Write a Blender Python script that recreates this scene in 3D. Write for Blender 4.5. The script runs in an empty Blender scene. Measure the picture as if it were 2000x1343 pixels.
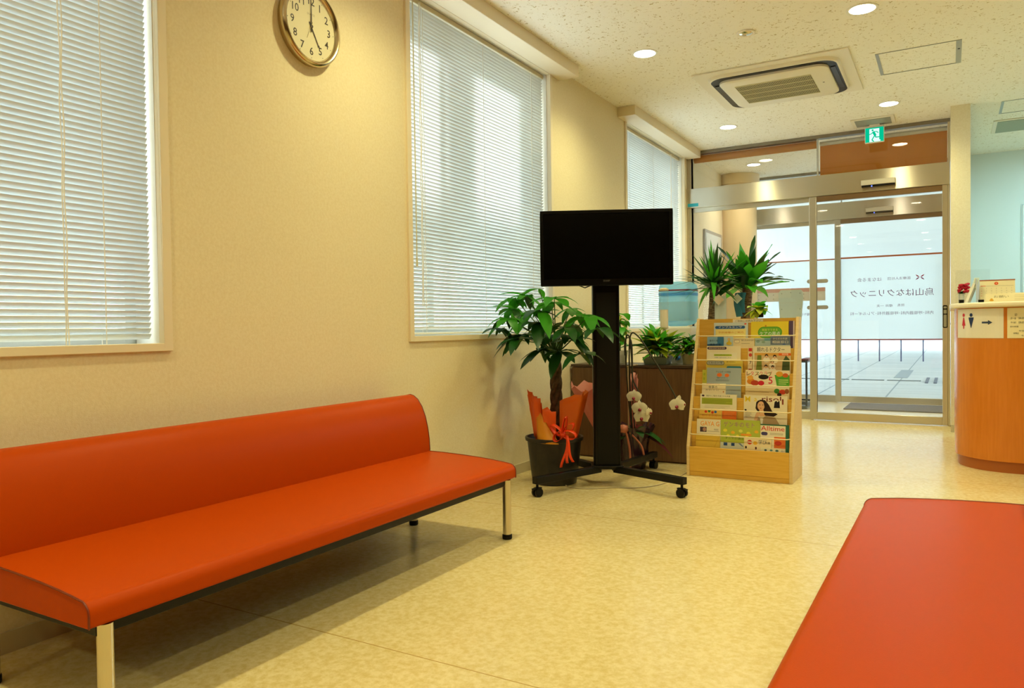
import bpy, bmesh, math, random
from mathutils import Vector as V, Matrix as MX
sc = bpy.context.scene
COL = sc.collection
rnd = random.Random(7)
pi = math.pi
sin, cos, rad = math.sin, math.cos, math.radians

# ---------------------------------------------------------------- camera, world, exposure
FPX, YAW, PITCH, ROLL = 1468.18, .527565, -.0206366, -.0132208
cam_d = bpy.data.cameras.new('camera')
cam = bpy.data.objects.new('camera', cam_d); COL.objects.link(cam)
cam_d.sensor_width = 36; cam_d.lens = FPX / 2000 * 36; cam_d.clip_start = .02
_f = V((-sin(YAW) * cos(PITCH), cos(YAW) * cos(PITCH), sin(PITCH)))
_r = V((cos(YAW), sin(YAW), 0)); _u = _r.cross(_f)
_r2 = cos(ROLL) * _r + sin(ROLL) * _u; _u2 = -sin(ROLL) * _r + cos(ROLL) * _u
cam.matrix_world = MX((( _r2.x, _u2.x, -_f.x, 2.57), (_r2.y, _u2.y, -_f.y, 0), (_r2.z, _u2.z, -_f.z, 1.0), (0, 0, 0, 1)))
sc.camera = cam
sc.view_settings.view_transform = 'Standard'; sc.view_settings.look = 'None'
sc.view_settings.exposure = 0.0; sc.view_settings.gamma = 1; sc.view_settings.use_curve_mapping = False
WORLD_STRENGTH = 7.5
LAMP_WARM = (1.0, .93, .45); LAMP_WATT = 90.0
LAMP_COOL = (.60, 1.0, 1.08)
w = bpy.data.worlds.new('overcast_sky'); sc.world = w; w.use_nodes = True
bg = w.node_tree.nodes['Background']; bg.inputs[0].default_value = (.78, .92, 1.0, 1); bg.inputs[1].default_value = WORLD_STRENGTH

SUN_ELEV, SUN_STRENGTH = 20, 9.0
sun_d = bpy.data.lights.new('sun', 'SUN'); sun_d.energy = SUN_STRENGTH; sun_d.angle = math.radians(1.2); sun_d.color = (1, .97, .93)
sun = bpy.data.objects.new('sun', sun_d); COL.objects.link(sun); sun.location = (-20, 4, 9)  # low sun added for the bright patch on the middle blind
sun.rotation_euler = V((math.cos(math.radians(SUN_ELEV)), 0, -math.sin(math.radians(SUN_ELEV)))).to_track_quat('-Z', 'Y').to_euler()

# ---------------------------------------------------------------- materials
def lin(h):
    if not isinstance(h, str): return tuple(h)
    h = h.lstrip('#'); c = [int(h[i:i + 2], 16) / 255 for i in (0, 2, 4)]
    return tuple(x / 12.92 if x <= .04045 else ((x + .055) / 1.055) ** 2.4 for x in c)
MATS = {}
def mat(name, col='#ffffff', rough=.5, metal=0., spec=.5, bump=None, vary=None, trans=0., emit=None, coat=0., alpha=1.):
    """bump=(scale, strength, stretch) ; vary=(scale, colour2, low, high, stretch)"""
    if name in MATS: return MATS[name]
    m = bpy.data.materials.new(name); m.use_nodes = True; MATS[name] = m
    nt = m.node_tree; n = nt.nodes; l = nt.links; b = n['Principled BSDF']
    c = lin(col) + (1,)
    b.inputs['Base Color'].default_value = c; b.inputs['Roughness'].default_value = rough
    b.inputs['Metallic'].default_value = metal; b.inputs['Specular IOR Level'].default_value = spec
    b.inputs['Coat Weight'].default_value = coat
    if alpha < 1: b.inputs['Alpha'].default_value = alpha
    if trans: b.inputs['Transmission Weight'].default_value = trans
    if emit:
        b.inputs['Emission Color'].default_value = lin(emit[0]) + (1,); b.inputs['Emission Strength'].default_value = emit[1]
    def coords(stretch):
        tc = n.new('ShaderNodeTexCoord'); mp = n.new('ShaderNodeMapping'); l.new(tc.outputs['Object'], mp.inputs[0])
        mp.inputs['Scale'].default_value = stretch; return mp
    if vary:
        mp = coords(vary[4] if len(vary) > 4 else (1, 1, 1))
        nz = n.new('ShaderNodeTexNoise'); nz.inputs['Scale'].default_value = vary[0]; nz.inputs['Detail'].default_value = 4
        l.new(mp.outputs[0], nz.inputs['Vector'])
        rp = n.new('ShaderNodeValToRGB'); e = rp.color_ramp.elements
        e[0].position = vary[2]; e[0].color = c; e[1].position = vary[3]; e[1].color = lin(vary[1]) + (1,)
        l.new(nz.outputs['Fac'], rp.inputs[0]); l.new(rp.outputs[0], b.inputs['Base Color'])
    if bump:
        mp = coords(bump[2] if len(bump) > 2 else (1, 1, 1))
        nz = n.new('ShaderNodeTexNoise'); nz.inputs['Scale'].default_value = bump[0]; nz.inputs['Detail'].default_value = 3
        l.new(mp.outputs[0], nz.inputs['Vector'])
        bp = n.new('ShaderNodeBump'); bp.inputs['Strength'].default_value = bump[1]; bp.inputs['Distance'].default_value = .003
        l.new(nz.outputs['Fac'], bp.inputs['Height']); l.new(bp.outputs[0], b.inputs['Normal'])
    return m
def glass_mat(name, tint=(1, 1, 1), refl=1.0):
    m = bpy.data.materials.new(name); m.use_nodes = True; MATS[name] = m
    nt = m.node_tree; n = nt.nodes; l = nt.links; n.clear()
    o = n.new('ShaderNodeOutputMaterial'); t = n.new('ShaderNodeBsdfTransparent'); g = n.new('ShaderNodeBsdfGlossy')
    fr = n.new('ShaderNodeFresnel'); mx = n.new('ShaderNodeMixShader'); mu = n.new('ShaderNodeMath'); mu.operation = 'MULTIPLY'
    t.inputs[0].default_value = tint + (1,); g.inputs['Roughness'].default_value = .02; fr.inputs[0].default_value = 1.5
    mu.inputs[1].default_value = refl
    ge = n.new('ShaderNodeNewGeometry'); io = n.new('ShaderNodeMath'); io.operation = 'MULTIPLY_ADD'; io.inputs[1].default_value = 1 / 1.5 - 1.5; io.inputs[2].default_value = 1.5
    l.new(ge.outputs['Backfacing'], io.inputs[0]); l.new(io.outputs[0], fr.inputs[0])
    l.new(fr.outputs[0], mu.inputs[0]); l.new(mu.outputs[0], mx.inputs[0]); l.new(t.outputs[0], mx.inputs[1]); l.new(g.outputs[0], mx.inputs[2]); l.new(mx.outputs[0], o.inputs[0])
    return m
def sheet_mat(name, col, transl=.5, clear=0., rough=.6):
    """thin sheets that let light through: leaves, wrapping paper, film, blind slats"""
    m = bpy.data.materials.new(name); m.use_nodes = True; MATS[name] = m
    nt = m.node_tree; n = nt.nodes; l = nt.links; b = n['Principled BSDF']; o = n['Material Output']
    c = lin(col) + (1,)
    b.inputs['Base Color'].default_value = c; b.inputs['Roughness'].default_value = rough
    t = n.new('ShaderNodeBsdfTranslucent'); t.inputs[0].default_value = c
    mx = n.new('ShaderNodeMixShader'); mx.inputs[0].default_value = transl
    l.new(b.outputs[0], mx.inputs[1]); l.new(t.outputs[0], mx.inputs[2])
    last = mx
    if clear:
        tr = n.new('ShaderNodeBsdfTransparent'); m2 = n.new('ShaderNodeMixShader'); m2.inputs[0].default_value = clear
        l.new(mx.outputs[0], m2.inputs[1]); l.new(tr.outputs[0], m2.inputs[2]); last = m2
    l.new(last.outputs[0], o.inputs[0]); return m
def paper(h):
    return mat('print_' + h.lstrip('#'), h, .45, spec=.3)

M_wall = mat('wallpaper_cream', '#f0e4c4', .75, spec=.25, bump=(260, .25), vary=(90, '#e9dbb6', .35, .7))
M_cream = mat('cream_paint', '#efe2c6', .5)
M_white = mat('white_paint', '#f2efe6', .45)
M_coolwall = mat('pale_wall', '#e6efee', .7, spec=.2)
M_steel = mat('brushed_steel', '#d2cbbc', .30, 1.)
_n = M_steel.node_tree.nodes; _b = _n['Principled BSDF']; _b.inputs['Anisotropic'].default_value = .9; _b.inputs['Anisotropic Rotation'].default_value = .25
_t = _n.new('ShaderNodeCombineXYZ'); _t.inputs[0].default_value = 1; M_steel.node_tree.links.new(_t.outputs[0], _b.inputs['Tangent'])
M_alu = mat('aluminium', '#c9ccca', .35, 1.)
M_chrome = mat('chrome', '#d8d0c0', .12, 1.)
M_black = mat('black_plastic', '#070707', .45, spec=.25)
M_blackgloss = mat('black_gloss', '#040404', .28, spec=.25)
M_blackmetal = mat('black_painted_metal', '#090807', .4, spec=.3)
M_dark = mat('dark_gap', '#14100d', .8)
M_vinyl = mat('orange_vinyl', '#b84407', .34, spec=.05, bump=(500, .12))
M_vinylpipe = mat('orange_piping', '#7a2a0a', .4)
M_birch = mat('birch_plywood', '#e8b850', .42, vary=(9, '#dca83e', .3, .75, (1, 1, 12)))
M_birchside = mat('birch_edge', '#e6cb94', .4, vary=(9, '#dcbc80', .3, .75, (1, 1, 12)))
M_walnut = mat('brown_laminate', '#7d5d3c', .4, vary=(10, '#6d4f31', .3, .7, (8, 8, .6)))
M_walnutedge = mat('dark_laminate_edge', '#4a3826', .4)
M_counter = mat('orange_wood_laminate', '#dc8430', .25, spec=.4, vary=(8, '#d27a28', .3, .7, (6, 6, .5)))
M_counterbase = mat('orange_plinth', '#b5652a', .4)
M_solidtop = mat('white_solid_surface', '#f4ead2', .25)
M_acwhite = mat('white_ac_plastic', '#efe6d2', .45)
M_clear = glass_mat('clear_glass', (.97, .985, .975))
M_acryl = glass_mat('clear_acrylic', (.985, .99, .988), .8)
M_film = sheet_mat('white_window_film', '#f6fafc', .9, .14, .4)
M_slat = sheet_mat('white_blind_slat', '#dfe5e8', .05, 0, .4)
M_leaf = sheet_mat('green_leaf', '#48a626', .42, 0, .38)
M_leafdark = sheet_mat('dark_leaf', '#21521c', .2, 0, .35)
M_leafyel = sheet_mat('yellow_green_leaf', '#a9b52a', .35, 0, .4)
M_leafred = sheet_mat('dark_red_leaf', '#5a1420', .25, 0, .4)
M_orangepaper = sheet_mat('orange_wrap', '#ff7a2a', .4, 0, .35)
M_yellowpaper = sheet_mat('yellow_wrap', '#f3a82a', .4, 0, .35)
M_pinkpaper = sheet_mat('pink_wrap', '#dc8c7c', .4, .1, .4)
M_purplewrap = mat('purple_cellophane', '#3c2233', .15, spec=.7)
M_ribbon = mat('orange_ribbon', '#ef4416', .25)
M_bark = mat('bark', '#5b4832', .8, bump=(60, .8), vary=(30, '#3d2f20', .35, .65))
M_barkpale = mat('yucca_bark', '#8a7358', .85, bump=(50, .9, (1, 1, 3)), vary=(40, '#4f3e2c', .4, .6, (1, 1, 4)))
M_soil = mat('soil', '#2a1d12', .95)
M_petal = sheet_mat('white_petal', '#f4eed6', .35, 0, .5)
M_lip = mat('magenta_lip', '#8c1236', .45)
M_stemdark = mat('dark_stem', '#2e2b18', .6)
M_bottle = sheet_mat('blue_bottle', '#9fe0ff', .75, .3, .12)
M_cable = mat('cable', '#2a2620', .5)
M_greycable = mat('grey_cable', '#b7a98a', .5)

# ---------------------------------------------------------------- mesh builder
WM = {}
def frame(o, x, y):
    x = V(x).normalized(); y = V(y).normalized(); z = x.cross(y)
    return MX(((x.x, y.x, z.x, o[0]), (x.y, y.y, z.y, o[1]), (x.z, y.z, z.z, o[2]), (0, 0, 0, 1)))
_TXT = {}
def text_geo(s, bold=0.):
    key = (s, bold)
    if key in _TXT: return _TXT[key]
    cu = bpy.data.curves.new('t', 'FONT'); cu.body = s; cu.size = 1; cu.align_x = 'CENTER'; cu.align_y = 'CENTER'; cu.resolution_u = 2; cu.offset = bold
    ob = bpy.data.objects.new('t', cu); COL.objects.link(ob)
    dg = bpy.context.evaluated_depsgraph_get(); dg.update()
    me = ob.evaluated_get(dg).to_mesh()
    vs = [v.co.copy() for v in me.vertices]; fs = [tuple(p.vertices) for p in me.polygons]
    ob.evaluated_get(dg).to_mesh_clear(); bpy.data.objects.remove(ob); bpy.data.curves.remove(cu)
    _TXT[key] = (vs, fs); return _TXT[key]
class MB:
    def __init__(s): s.bm = bmesh.new(); s.mi = 0; s.X = None
    def v(s, p):
        p = V(p)
        return s.bm.verts.new(s.X @ p if s.X else p)
    def f(s, vs, mi=None):
        try: fc = s.bm.faces.new(vs)
        except ValueError: return None
        fc.material_index = s.mi if mi is None else mi; return fc
    def poly(s, pts, mi=None): return s.f([s.v(p) for p in pts], mi)
    def hull8(s, p, mi=None):
        q = [s.v(x) for x in p]
        for i in ((3, 2, 1, 0), (4, 5, 6, 7), (0, 1, 5, 4), (1, 2, 6, 5), (2, 3, 7, 6), (3, 0, 4, 7)): s.f([q[k] for k in i], mi)
    def box(s, x0, y0, z0, x1, y1, z1, mi=None):
        x0, x1 = min(x0, x1), max(x0, x1); y0, y1 = min(y0, y1), max(y0, y1); z0, z1 = min(z0, z1), max(z0, z1)
        s.hull8([(x0, y0, z0), (x1, y0, z0), (x1, y1, z0), (x0, y1, z0), (x0, y0, z1), (x1, y0, z1), (x1, y1, z1), (x0, y1, z1)], mi)
    def mbox(s, M, x0, y0, z0, x1, y1, z1, mi=None):
        s.hull8([M @ V(p) for p in [(x0, y0, z0), (x1, y0, z0), (x1, y1, z0), (x0, y1, z0), (x0, y0, z1), (x1, y0, z1), (x1, y1, z1), (x0, y1, z1)]], mi)
    def bar(s, a, b, wd, h, mi=None):
        a, b = V(a), V(b); d = (b - a).normalized(); up = V((0, 0, 1))
        if abs(d.z) > .95: up = V((0, 1, 0))
        sd = d.cross(up).normalized() * wd / 2; up = sd.cross(d).normalized() * h / 2
        s.hull8([a - sd - up, a + sd - up, b + sd - up, b - sd - up, a - sd + up, a + sd + up, b + sd + up, b - sd + up], mi)
    def rings(s, rs, cap0=True, cap1=True, closed=False, mi=None):
        vs = [[s.v(p) for p in r] for r in rs]; n = len(vs[0])
        for i in range(len(vs) - (0 if closed else 1)):
            a, b = vs[i], vs[(i + 1) % len(vs)]
            for k in range(n): s.f([a[k], a[(k + 1) % n], b[(k + 1) % n], b[k]], mi)
        if not closed:
            if cap0: s.f(vs[0][::-1], mi)
            if cap1: s.f(vs[-1], mi)
    def tube(s, pts, r, seg=8, cap=True, mi=None):
        pts = [V(p) for p in pts]; rr = r if isinstance(r, (list, tuple)) else [r] * len(pts)
        out = []; pn = None
        for i, p in enumerate(pts):
            d = (pts[min(i + 1, len(pts) - 1)] - pts[max(i - 1, 0)]).normalized()
            if pn is None:
                pn = d.cross(V((0, 0, 1)));
                if pn.length < .05: pn = d.cross(V((1, 0, 0)))
            pn = (pn - d * pn.dot(d)).normalized(); q = d.cross(pn)
            out.append([p + rr[i] * (cos(2 * pi * k / seg) * pn + sin(2 * pi * k / seg) * q) for k in range(seg)])
        s.rings(out, cap, cap, mi=mi)
    def cyl(s, a, b, r0, r1=None, seg=20, mi=None): s.tube([a, b], [r0, r0 if r1 is None else r1], seg, mi=mi)
    def lathe(s, prof, c=(0, 0, 0), seg=24, cap0=True, cap1=True, mi=None):
        s.rings([[(c[0] + r * cos(2 * pi * k / seg), c[1] + r * sin(2 * pi * k / seg), c[2] + z) for k in range(seg)] for r, z in prof], cap0, cap1, mi=mi)
    def prism(s, pts, M, d0, d1, mi=None):
        s.rings([[M @ V((x, y, d)) for x, y in pts] for d in (d0, d1)], mi=mi)
    def rect(s, M, x0, y0, x1, y1, off=0, mi=None): s.poly([M @ V(p) for p in ((x0, y0, off), (x1, y0, off), (x1, y1, off), (x0, y1, off))], mi)
    def disc(s, M, cx, cy, rx, ry=None, off=0, mi=None, seg=18):
        ry = ry or rx; s.poly([M @ V((cx + rx * cos(2 * pi * k / seg), cy + ry * sin(2 * pi * k / seg), off)) for k in range(seg)], mi)
    def pill(s, M, x0, y0, x1, y1, off=0, mi=None, n=8, r=None):
        r = min((y1 - y0) / 2, (x1 - x0) / 2) if r is None else r; pts = []
        for cx, cy, a0 in ((x1 - r, y0 + r, -90), (x1 - r, y1 - r, 0), (x0 + r, y1 - r, 90), (x0 + r, y0 + r, 180)):
            pts += [M @ V((cx + r * cos(rad(a0 + 90 * k / n)), cy + r * sin(rad(a0 + 90 * k / n)), off)) for k in range(n + 1)]
        s.poly(pts, mi)
    def text(s, t, size, M, x=0, y=0, off=.0006, mi=None, width=None):
        vs, fs = text_geo(t, .008 if size >= .0265 and t.isascii() else 0.)
        if not vs: return
        sx = size
        if width: sx = width / (max(v.x for v in vs) - min(v.x for v in vs))
        q = [s.v(M @ V((v.x * sx + x, v.y * size + y, off))) for v in vs]
        for f in fs: s.f([q[k] for k in f], mi)
    def grid(s, fn, nu, nv, mi=None):
        q = [[s.v(fn(i / nu, j / nv)) for j in range(nv + 1)] for i in range(nu + 1)]
        for i in range(nu):
            for j in range(nv): s.f([q[i][j], q[i + 1][j], q[i + 1][j + 1], q[i][j + 1]], mi)
    def leaf(s, base, d, up, L, W, droop=.3, n=5, fold=.15, mi=None, shape=0, wavy=0.):
        base = V(base); d = V(d).normalized(); up = V(up)
        sd = d.cross(up)
        if sd.length < .05: sd = d.cross(V((.3, 1, .2)))
        sd.normalize(); up = sd.cross(d).normalized(); rows = []
        for i in range(n + 1):
            t = i / n
            wd = W * ((sin(pi * min(1, t * .94 + .06)) ** .85) if shape == 0 else ((1 - t) ** .75 * min(1, .45 + t * 4)))
            p = base + d * L * (t - .18 * droop * t * t) + V((0, 0, -1)) * droop * L * t * t
            nr = up - V((0, 0, 0)); fo = fold * wd
            z = wavy * L * .04 * sin(t * 9)
            rows.append((p - sd * wd / 2 + nr * (fo + z), p, p + sd * wd / 2 + nr * (fo - z)))
        q = [[s.v(x) for x in r] for r in rows]
        for i in range(n):
            s.f([q[i][0], q[i + 1][0], q[i + 1][1], q[i][1]], mi); s.f([q[i][1], q[i + 1][1], q[i + 1][2], q[i][2]], mi)
    def build(s, name, mats, parent=None, smooth=None, bevel=0., local=False, solid=0., bseg=2):
        me = bpy.data.meshes.new(name)
        if parent is not None and not local: s.bm.transform(WM[parent.name].inverted())
        if not parent and not local:      # a top-level single mesh: put its origin at its own base centre
            co = [v.co for v in s.bm.verts]
            lo = V([min(c[i] for c in co) for i in range(3)]); hi = V([max(c[i] for c in co) for i in range(3)])
            org = V(((lo.x + hi.x) / 2, (lo.y + hi.y) / 2, lo.z)); s.bm.transform(MX.Translation(-org))
        else: org = V((0, 0, 0))
        bmesh.ops.remove_doubles(s.bm, verts=s.bm.verts, dist=1e-6)
        if smooth != 'raw' and not solid: bmesh.ops.recalc_face_normals(s.bm, faces=s.bm.faces)
        s.bm.to_mesh(me); s.bm.free()
        for m in (mats if isinstance(mats, (list, tuple)) else [mats]): me.materials.append(m)
        if smooth and smooth != 'raw':
            for p in me.polygons: p.use_smooth = True
            if smooth < 179: me.set_sharp_from_angle(angle=rad(smooth))
        o = bpy.data.objects.new(name, me); COL.objects.link(o)
        if parent: o.parent = parent; WM[o.name] = WM[parent.name].copy()
        else: o.location = org; WM[o.name] = MX.Translation(org)
        if solid:
            md = o.modifiers.new('thickness', 'SOLIDIFY'); md.thickness = solid; md.offset = 0
        if bevel:
            md = o.modifiers.new('edge', 'BEVEL'); md.width = bevel; md.segments = bseg; md.limit_method = 'ANGLE'; md.angle_limit = rad(40)
        return o
def tag(o, label, cat, group=None):
    o['label'] = label; o['category'] = cat
    if group: o['group'] = group
    return o
def thing(name, label, cat, loc=(0, 0, 0), rz=0, group=None):
    o = bpy.data.objects.new(name, None); COL.objects.link(o); o.empty_display_size = .1
    o.location = loc; o.rotation_euler = (0, 0, rz)
    WM[o.name] = MX.Translation(V(loc)) @ MX.Rotation(rz, 4, 'Z')
    return tag(o, label, cat, group)
def struct(o, label, cat):
    o['kind'] = 'structure'; return tag(o, label, cat)
def dup(root, loc, rz, label):
    def cp(o, par):
        c = o.copy(); COL.objects.link(c)
        if par: c.parent = par
        for ch in o.children: cp(ch, c)
        return c
    r = cp(root, None); r.location = loc; r.rotation_euler = (0, 0, rz); r['label'] = label
    WM[r.name] = MX.Translation(V(loc)) @ MX.Rotation(rz, 4, 'Z'); return r
I4 = MX.Identity(4)
CEIL = 2.963; DY = 8.43; D2 = 10.43; RX = 6.0; BACKY = -3.6

# ---------------------------------------------------------------- setting: floor, ceiling, walls
def floor_material():
    m = mat('vinyl_floor', '#e8d29a', .23, spec=.45)
    nt = m.node_tree; n = nt.nodes; l = nt.links; b = n['Principled BSDF']
    tc = n.new('ShaderNodeTexCoord')
    nz = n.new('ShaderNodeTexNoise'); nz.inputs['Scale'].default_value = 45; nz.inputs['Detail'].default_value = 5; nz.inputs['Roughness'].default_value = .7
    l.new(tc.outputs['Object'], nz.inputs['Vector'])
    rp = n.new('ShaderNodeValToRGB'); e = rp.color_ramp.elements
    e[0].position = .36; e[0].color = lin('#d3bb80') + (1,); e[1].position = .62; e[1].color = lin('#e4d2a2') + (1,)
    l.new(nz.outputs['Fac'], rp.inputs[0])
    sp = n.new('ShaderNodeSeparateXYZ'); l.new(tc.outputs['Object'], sp.inputs[0])
    def line(sock, off, period):
        a = n.new('ShaderNodeMath'); a.operation = 'ADD'; a.inputs[1].default_value = off; l.new(sock, a.inputs[0])
        md = n.new('ShaderNodeMath'); md.operation = 'PINGPONG'; md.inputs[1].default_value = period / 2; l.new(a.outputs[0], md.inputs[0])
        c = n.new('ShaderNodeMath'); c.operation = 'LESS_THAN'; c.inputs[1].default_value = .0022; l.new(md.outputs[0], c.inputs[0]); return c
    ly = line(sp.outputs['Y'], SEAM_Y, 1.82)
    mx = n.new('ShaderNodeMix'); mx.data_type = 'RGBA'; mx.inputs[7].default_value = lin('#b08f50') + (1,)
    l.new(ly.outputs[0], mx.inputs[0]); l.new(rp.outputs[0], mx.inputs[6]); l.new(mx.outputs[2], b.inputs['Base Color'])
    n2 = n.new('ShaderNodeTexNoise'); n2.inputs['Scale'].default_value = 6; l.new(tc.outputs['Object'], n2.inputs['Vector'])
    bp = n.new('ShaderNodeBump'); bp.inputs['Strength'].default_value = .04; bp.inputs['Distance'].default_value = .01
    l.new(n2.outputs['Fac'], bp.inputs['Height']); l.new(bp.outputs[0], b.inputs['Normal'])
    return m
fy0, fy1 = BACKY, DY
SEAM_Y = (fy0 + fy1) / 2 - 1.82
mb = MB(); mb.box(-.24, BACKY, -.06, RX, DY, 0)
struct(mb.build('floor', floor_material()), 'cream speckled vinyl floor of the waiting room', 'floor')
mb = MB(); mb.box(-.24, DY, -.06, 2.73, D2 + .1, 0); mb.box(2.73, DY, -.06, RX, D2 + .2, 0)
struct(mb.build('floor', mat('pale_vestibule_floor', '#e9dcc0', .3, vary=(40, '#e0d0b0', .4, .6))), 'pale floor of the entrance vestibule beyond the glass door', 'floor')
def ceiling_material():
    m = mat('rockwool_ceiling', '#ebe3cf', .85, spec=.15)
    nt = m.node_tree; n = nt.nodes; l = nt.links; b = n['Principled BSDF']
    tc = n.new('ShaderNodeTexCoord')
    nz = n.new('ShaderNodeTexNoise'); nz.inputs['Scale'].default_value = 42; nz.inputs['Detail'].default_value = 3; nz.inputs['Distortion'].default_value = 1.2
    l.new(tc.outputs['Object'], nz.inputs['Vector'])
    rp = n.new('ShaderNodeValToRGB'); e = rp.color_ramp.elements
    e[0].position = .32; e[0].color = lin('#c8b68c') + (1,); e[1].position = .385; e[1].color = lin('#faf5e8') + (1,)
    l.new(nz.outputs['Fac'], rp.inputs[0]); l.new(rp.outputs[0], b.inputs['Base Color'])
    bp = n.new('ShaderNodeBump'); bp.inputs['Strength'].default_value = .5; bp.inputs['Distance'].default_value = .004
    l.new(nz.outputs['Fac'], bp.inputs['Height']); l.new(bp.outputs[0], b.inputs['Normal'])
    return m
mb = MB(); mb.box(-.24, BACKY, CEIL, RX, D2 + .2, CEIL + .1)
struct(mb.build('ceiling', ceiling_material()), 'cream rock-wool ceiling with small dark fissures', 'ceiling')

WIN = [(.085, 1.825, .932), (3.285, 5.035, .935), (6.50, 8.29, .955)]   # casing y0, y1, bottom
WTOP = 2.912
mb = MB()
ys = [BACKY]
for a, b, z in WIN: ys += [a, b]
ys.append(D2)
for i in range(0, len(ys), 2):
    mb.box(-.24, ys[i] - (0 if i == 0 else .012), 0, 0, ys[i + 1] + (.012 if i < 6 else 0), CEIL)
for a, b, z in WIN:
    mb.box(-.24, a + .0121, 0, 0, b - .0121, z + .012); mb.box(-.24, a + .0121, WTOP - .012, 0, b - .0121, CEIL)
struct(mb.build('wall_left', M_wall), 'cream papered wall with three blinded windows', 'wall')
mb = MB(); mb.box(-.24, BACKY - .1, 0, RX + .1, BACKY, CEIL)
M_wood = mat('wood_panel_wall', '#7a5632', .6)
struct(mb.build('wall_back', M_wood), 'wood panelled wall behind the viewpoint', 'wall')
mb = MB(); mb.box(RX, BACKY, 0, RX + .1, D2 + .2, CEIL)
struct(mb.build('wall_right', M_wood), 'wood panelled wall far on the right side', 'wall')
mb = MB(); mb.box(2.578, 7.945, 0, 2.732, D2 + .1, CEIL)
struct(mb.build('wall_entrance', M_wall), 'narrow cream wall end beside the entrance door', 'wall')
mb = MB(); mb.box(2.732, 10.4, 0, RX, 10.5, CEIL)
struct(mb.build('wall_corridor', M_coolwall), 'pale greenish wall behind the reception counter', 'wall')
# baseboards
mb = MB(); mb.box(0, BACKY, 0, .009, DY - .01, .068)
struct(mb.build('baseboard_left', mat('pale_baseboard', '#cfc3a0', .4)), 'pale vinyl baseboard along the window wall', 'baseboard')
mb = MB(); mb.box(2.576, 7.936, 0, 2.734, 7.945, .068)
struct(mb.build('baseboard_entrance', MATS['pale_baseboard']), 'pale baseboard on the wall end by the door', 'baseboard')

# ---------------------------------------------------------------- windows with casing, sash and pane
def window(i, y0, y1, z0):
    lab = ['left window of the wall behind the first bench', 'middle window above the black pot plant', 'far window beside the entrance glass'][i]
    t = thing('window_%d' % (i + 1), lab, 'window', (0, (y0 + y1) / 2, z0)); t['kind'] = 'structure'
    cw = .036; z1 = WTOP
    mb = MB()
    mb.box(-.02, y0, z0, .014, y0 + cw, z1); mb.box(-.02, y1 - cw, z0, .014, y1, z1)
    mb.box(-.02, y0 + cw, z0, .014, y1 - cw, z0 + .03); mb.box(-.02, y0 + cw, z1 - cw, .014, y1 - cw, z1)
    mb.build('window_casing', M_cream, t, bevel=.002)
    mb = MB(); T = .012
    mb.box(-.24, y0 + .013, z0 + T, -.02, y0 + cw - .004, z1 - T); mb.box(-.24, y1 - cw + .004, z0 + T, -.02, y1 - .013, z1 - T)
    mb.box(-.24, y0 + cw - .004, z0 + T, -.02, y1 - cw + .004, z0 + .026); mb.box(-.24, y0 + cw - .004, z1 - cw + .004, -.02, y1 - cw + .004, z1 - T)
    mb.build('window_jamb', M_white, t)
    a, b, c, d = y0 + cw - .004, y1 - cw + .004, z0 + .026, z1 - cw + .004
    mb = MB(); x0, x1 = -.215, -.165; s = .045; my = (a + b) / 2
    mb.box(x0, a, c, x1, a + s, d); mb.box(x0, b - s, c, x1, b, d); mb.box(x0, a + s, c, x1, b - s, c + s); mb.box(x0, a + s, d - s, x1, b - s, d)
    if i == 1: my = a + s + .36
    mb.box(x0, my - .03, c + s, x1, my + .03, d - s)
    mb.build('window_sash', M_alu, t, bevel=.003)
    mb = MB(); mb.box(-.192, a + s, c + s, -.188, my - .03, d - s); mb.box(-.192, my + .03, c + s, -.188, b - s, d - s)
    mb.build('pane', M_clear, t)
for i, (a, b, z) in enumerate(WIN): window(i, a, b, z)

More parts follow.
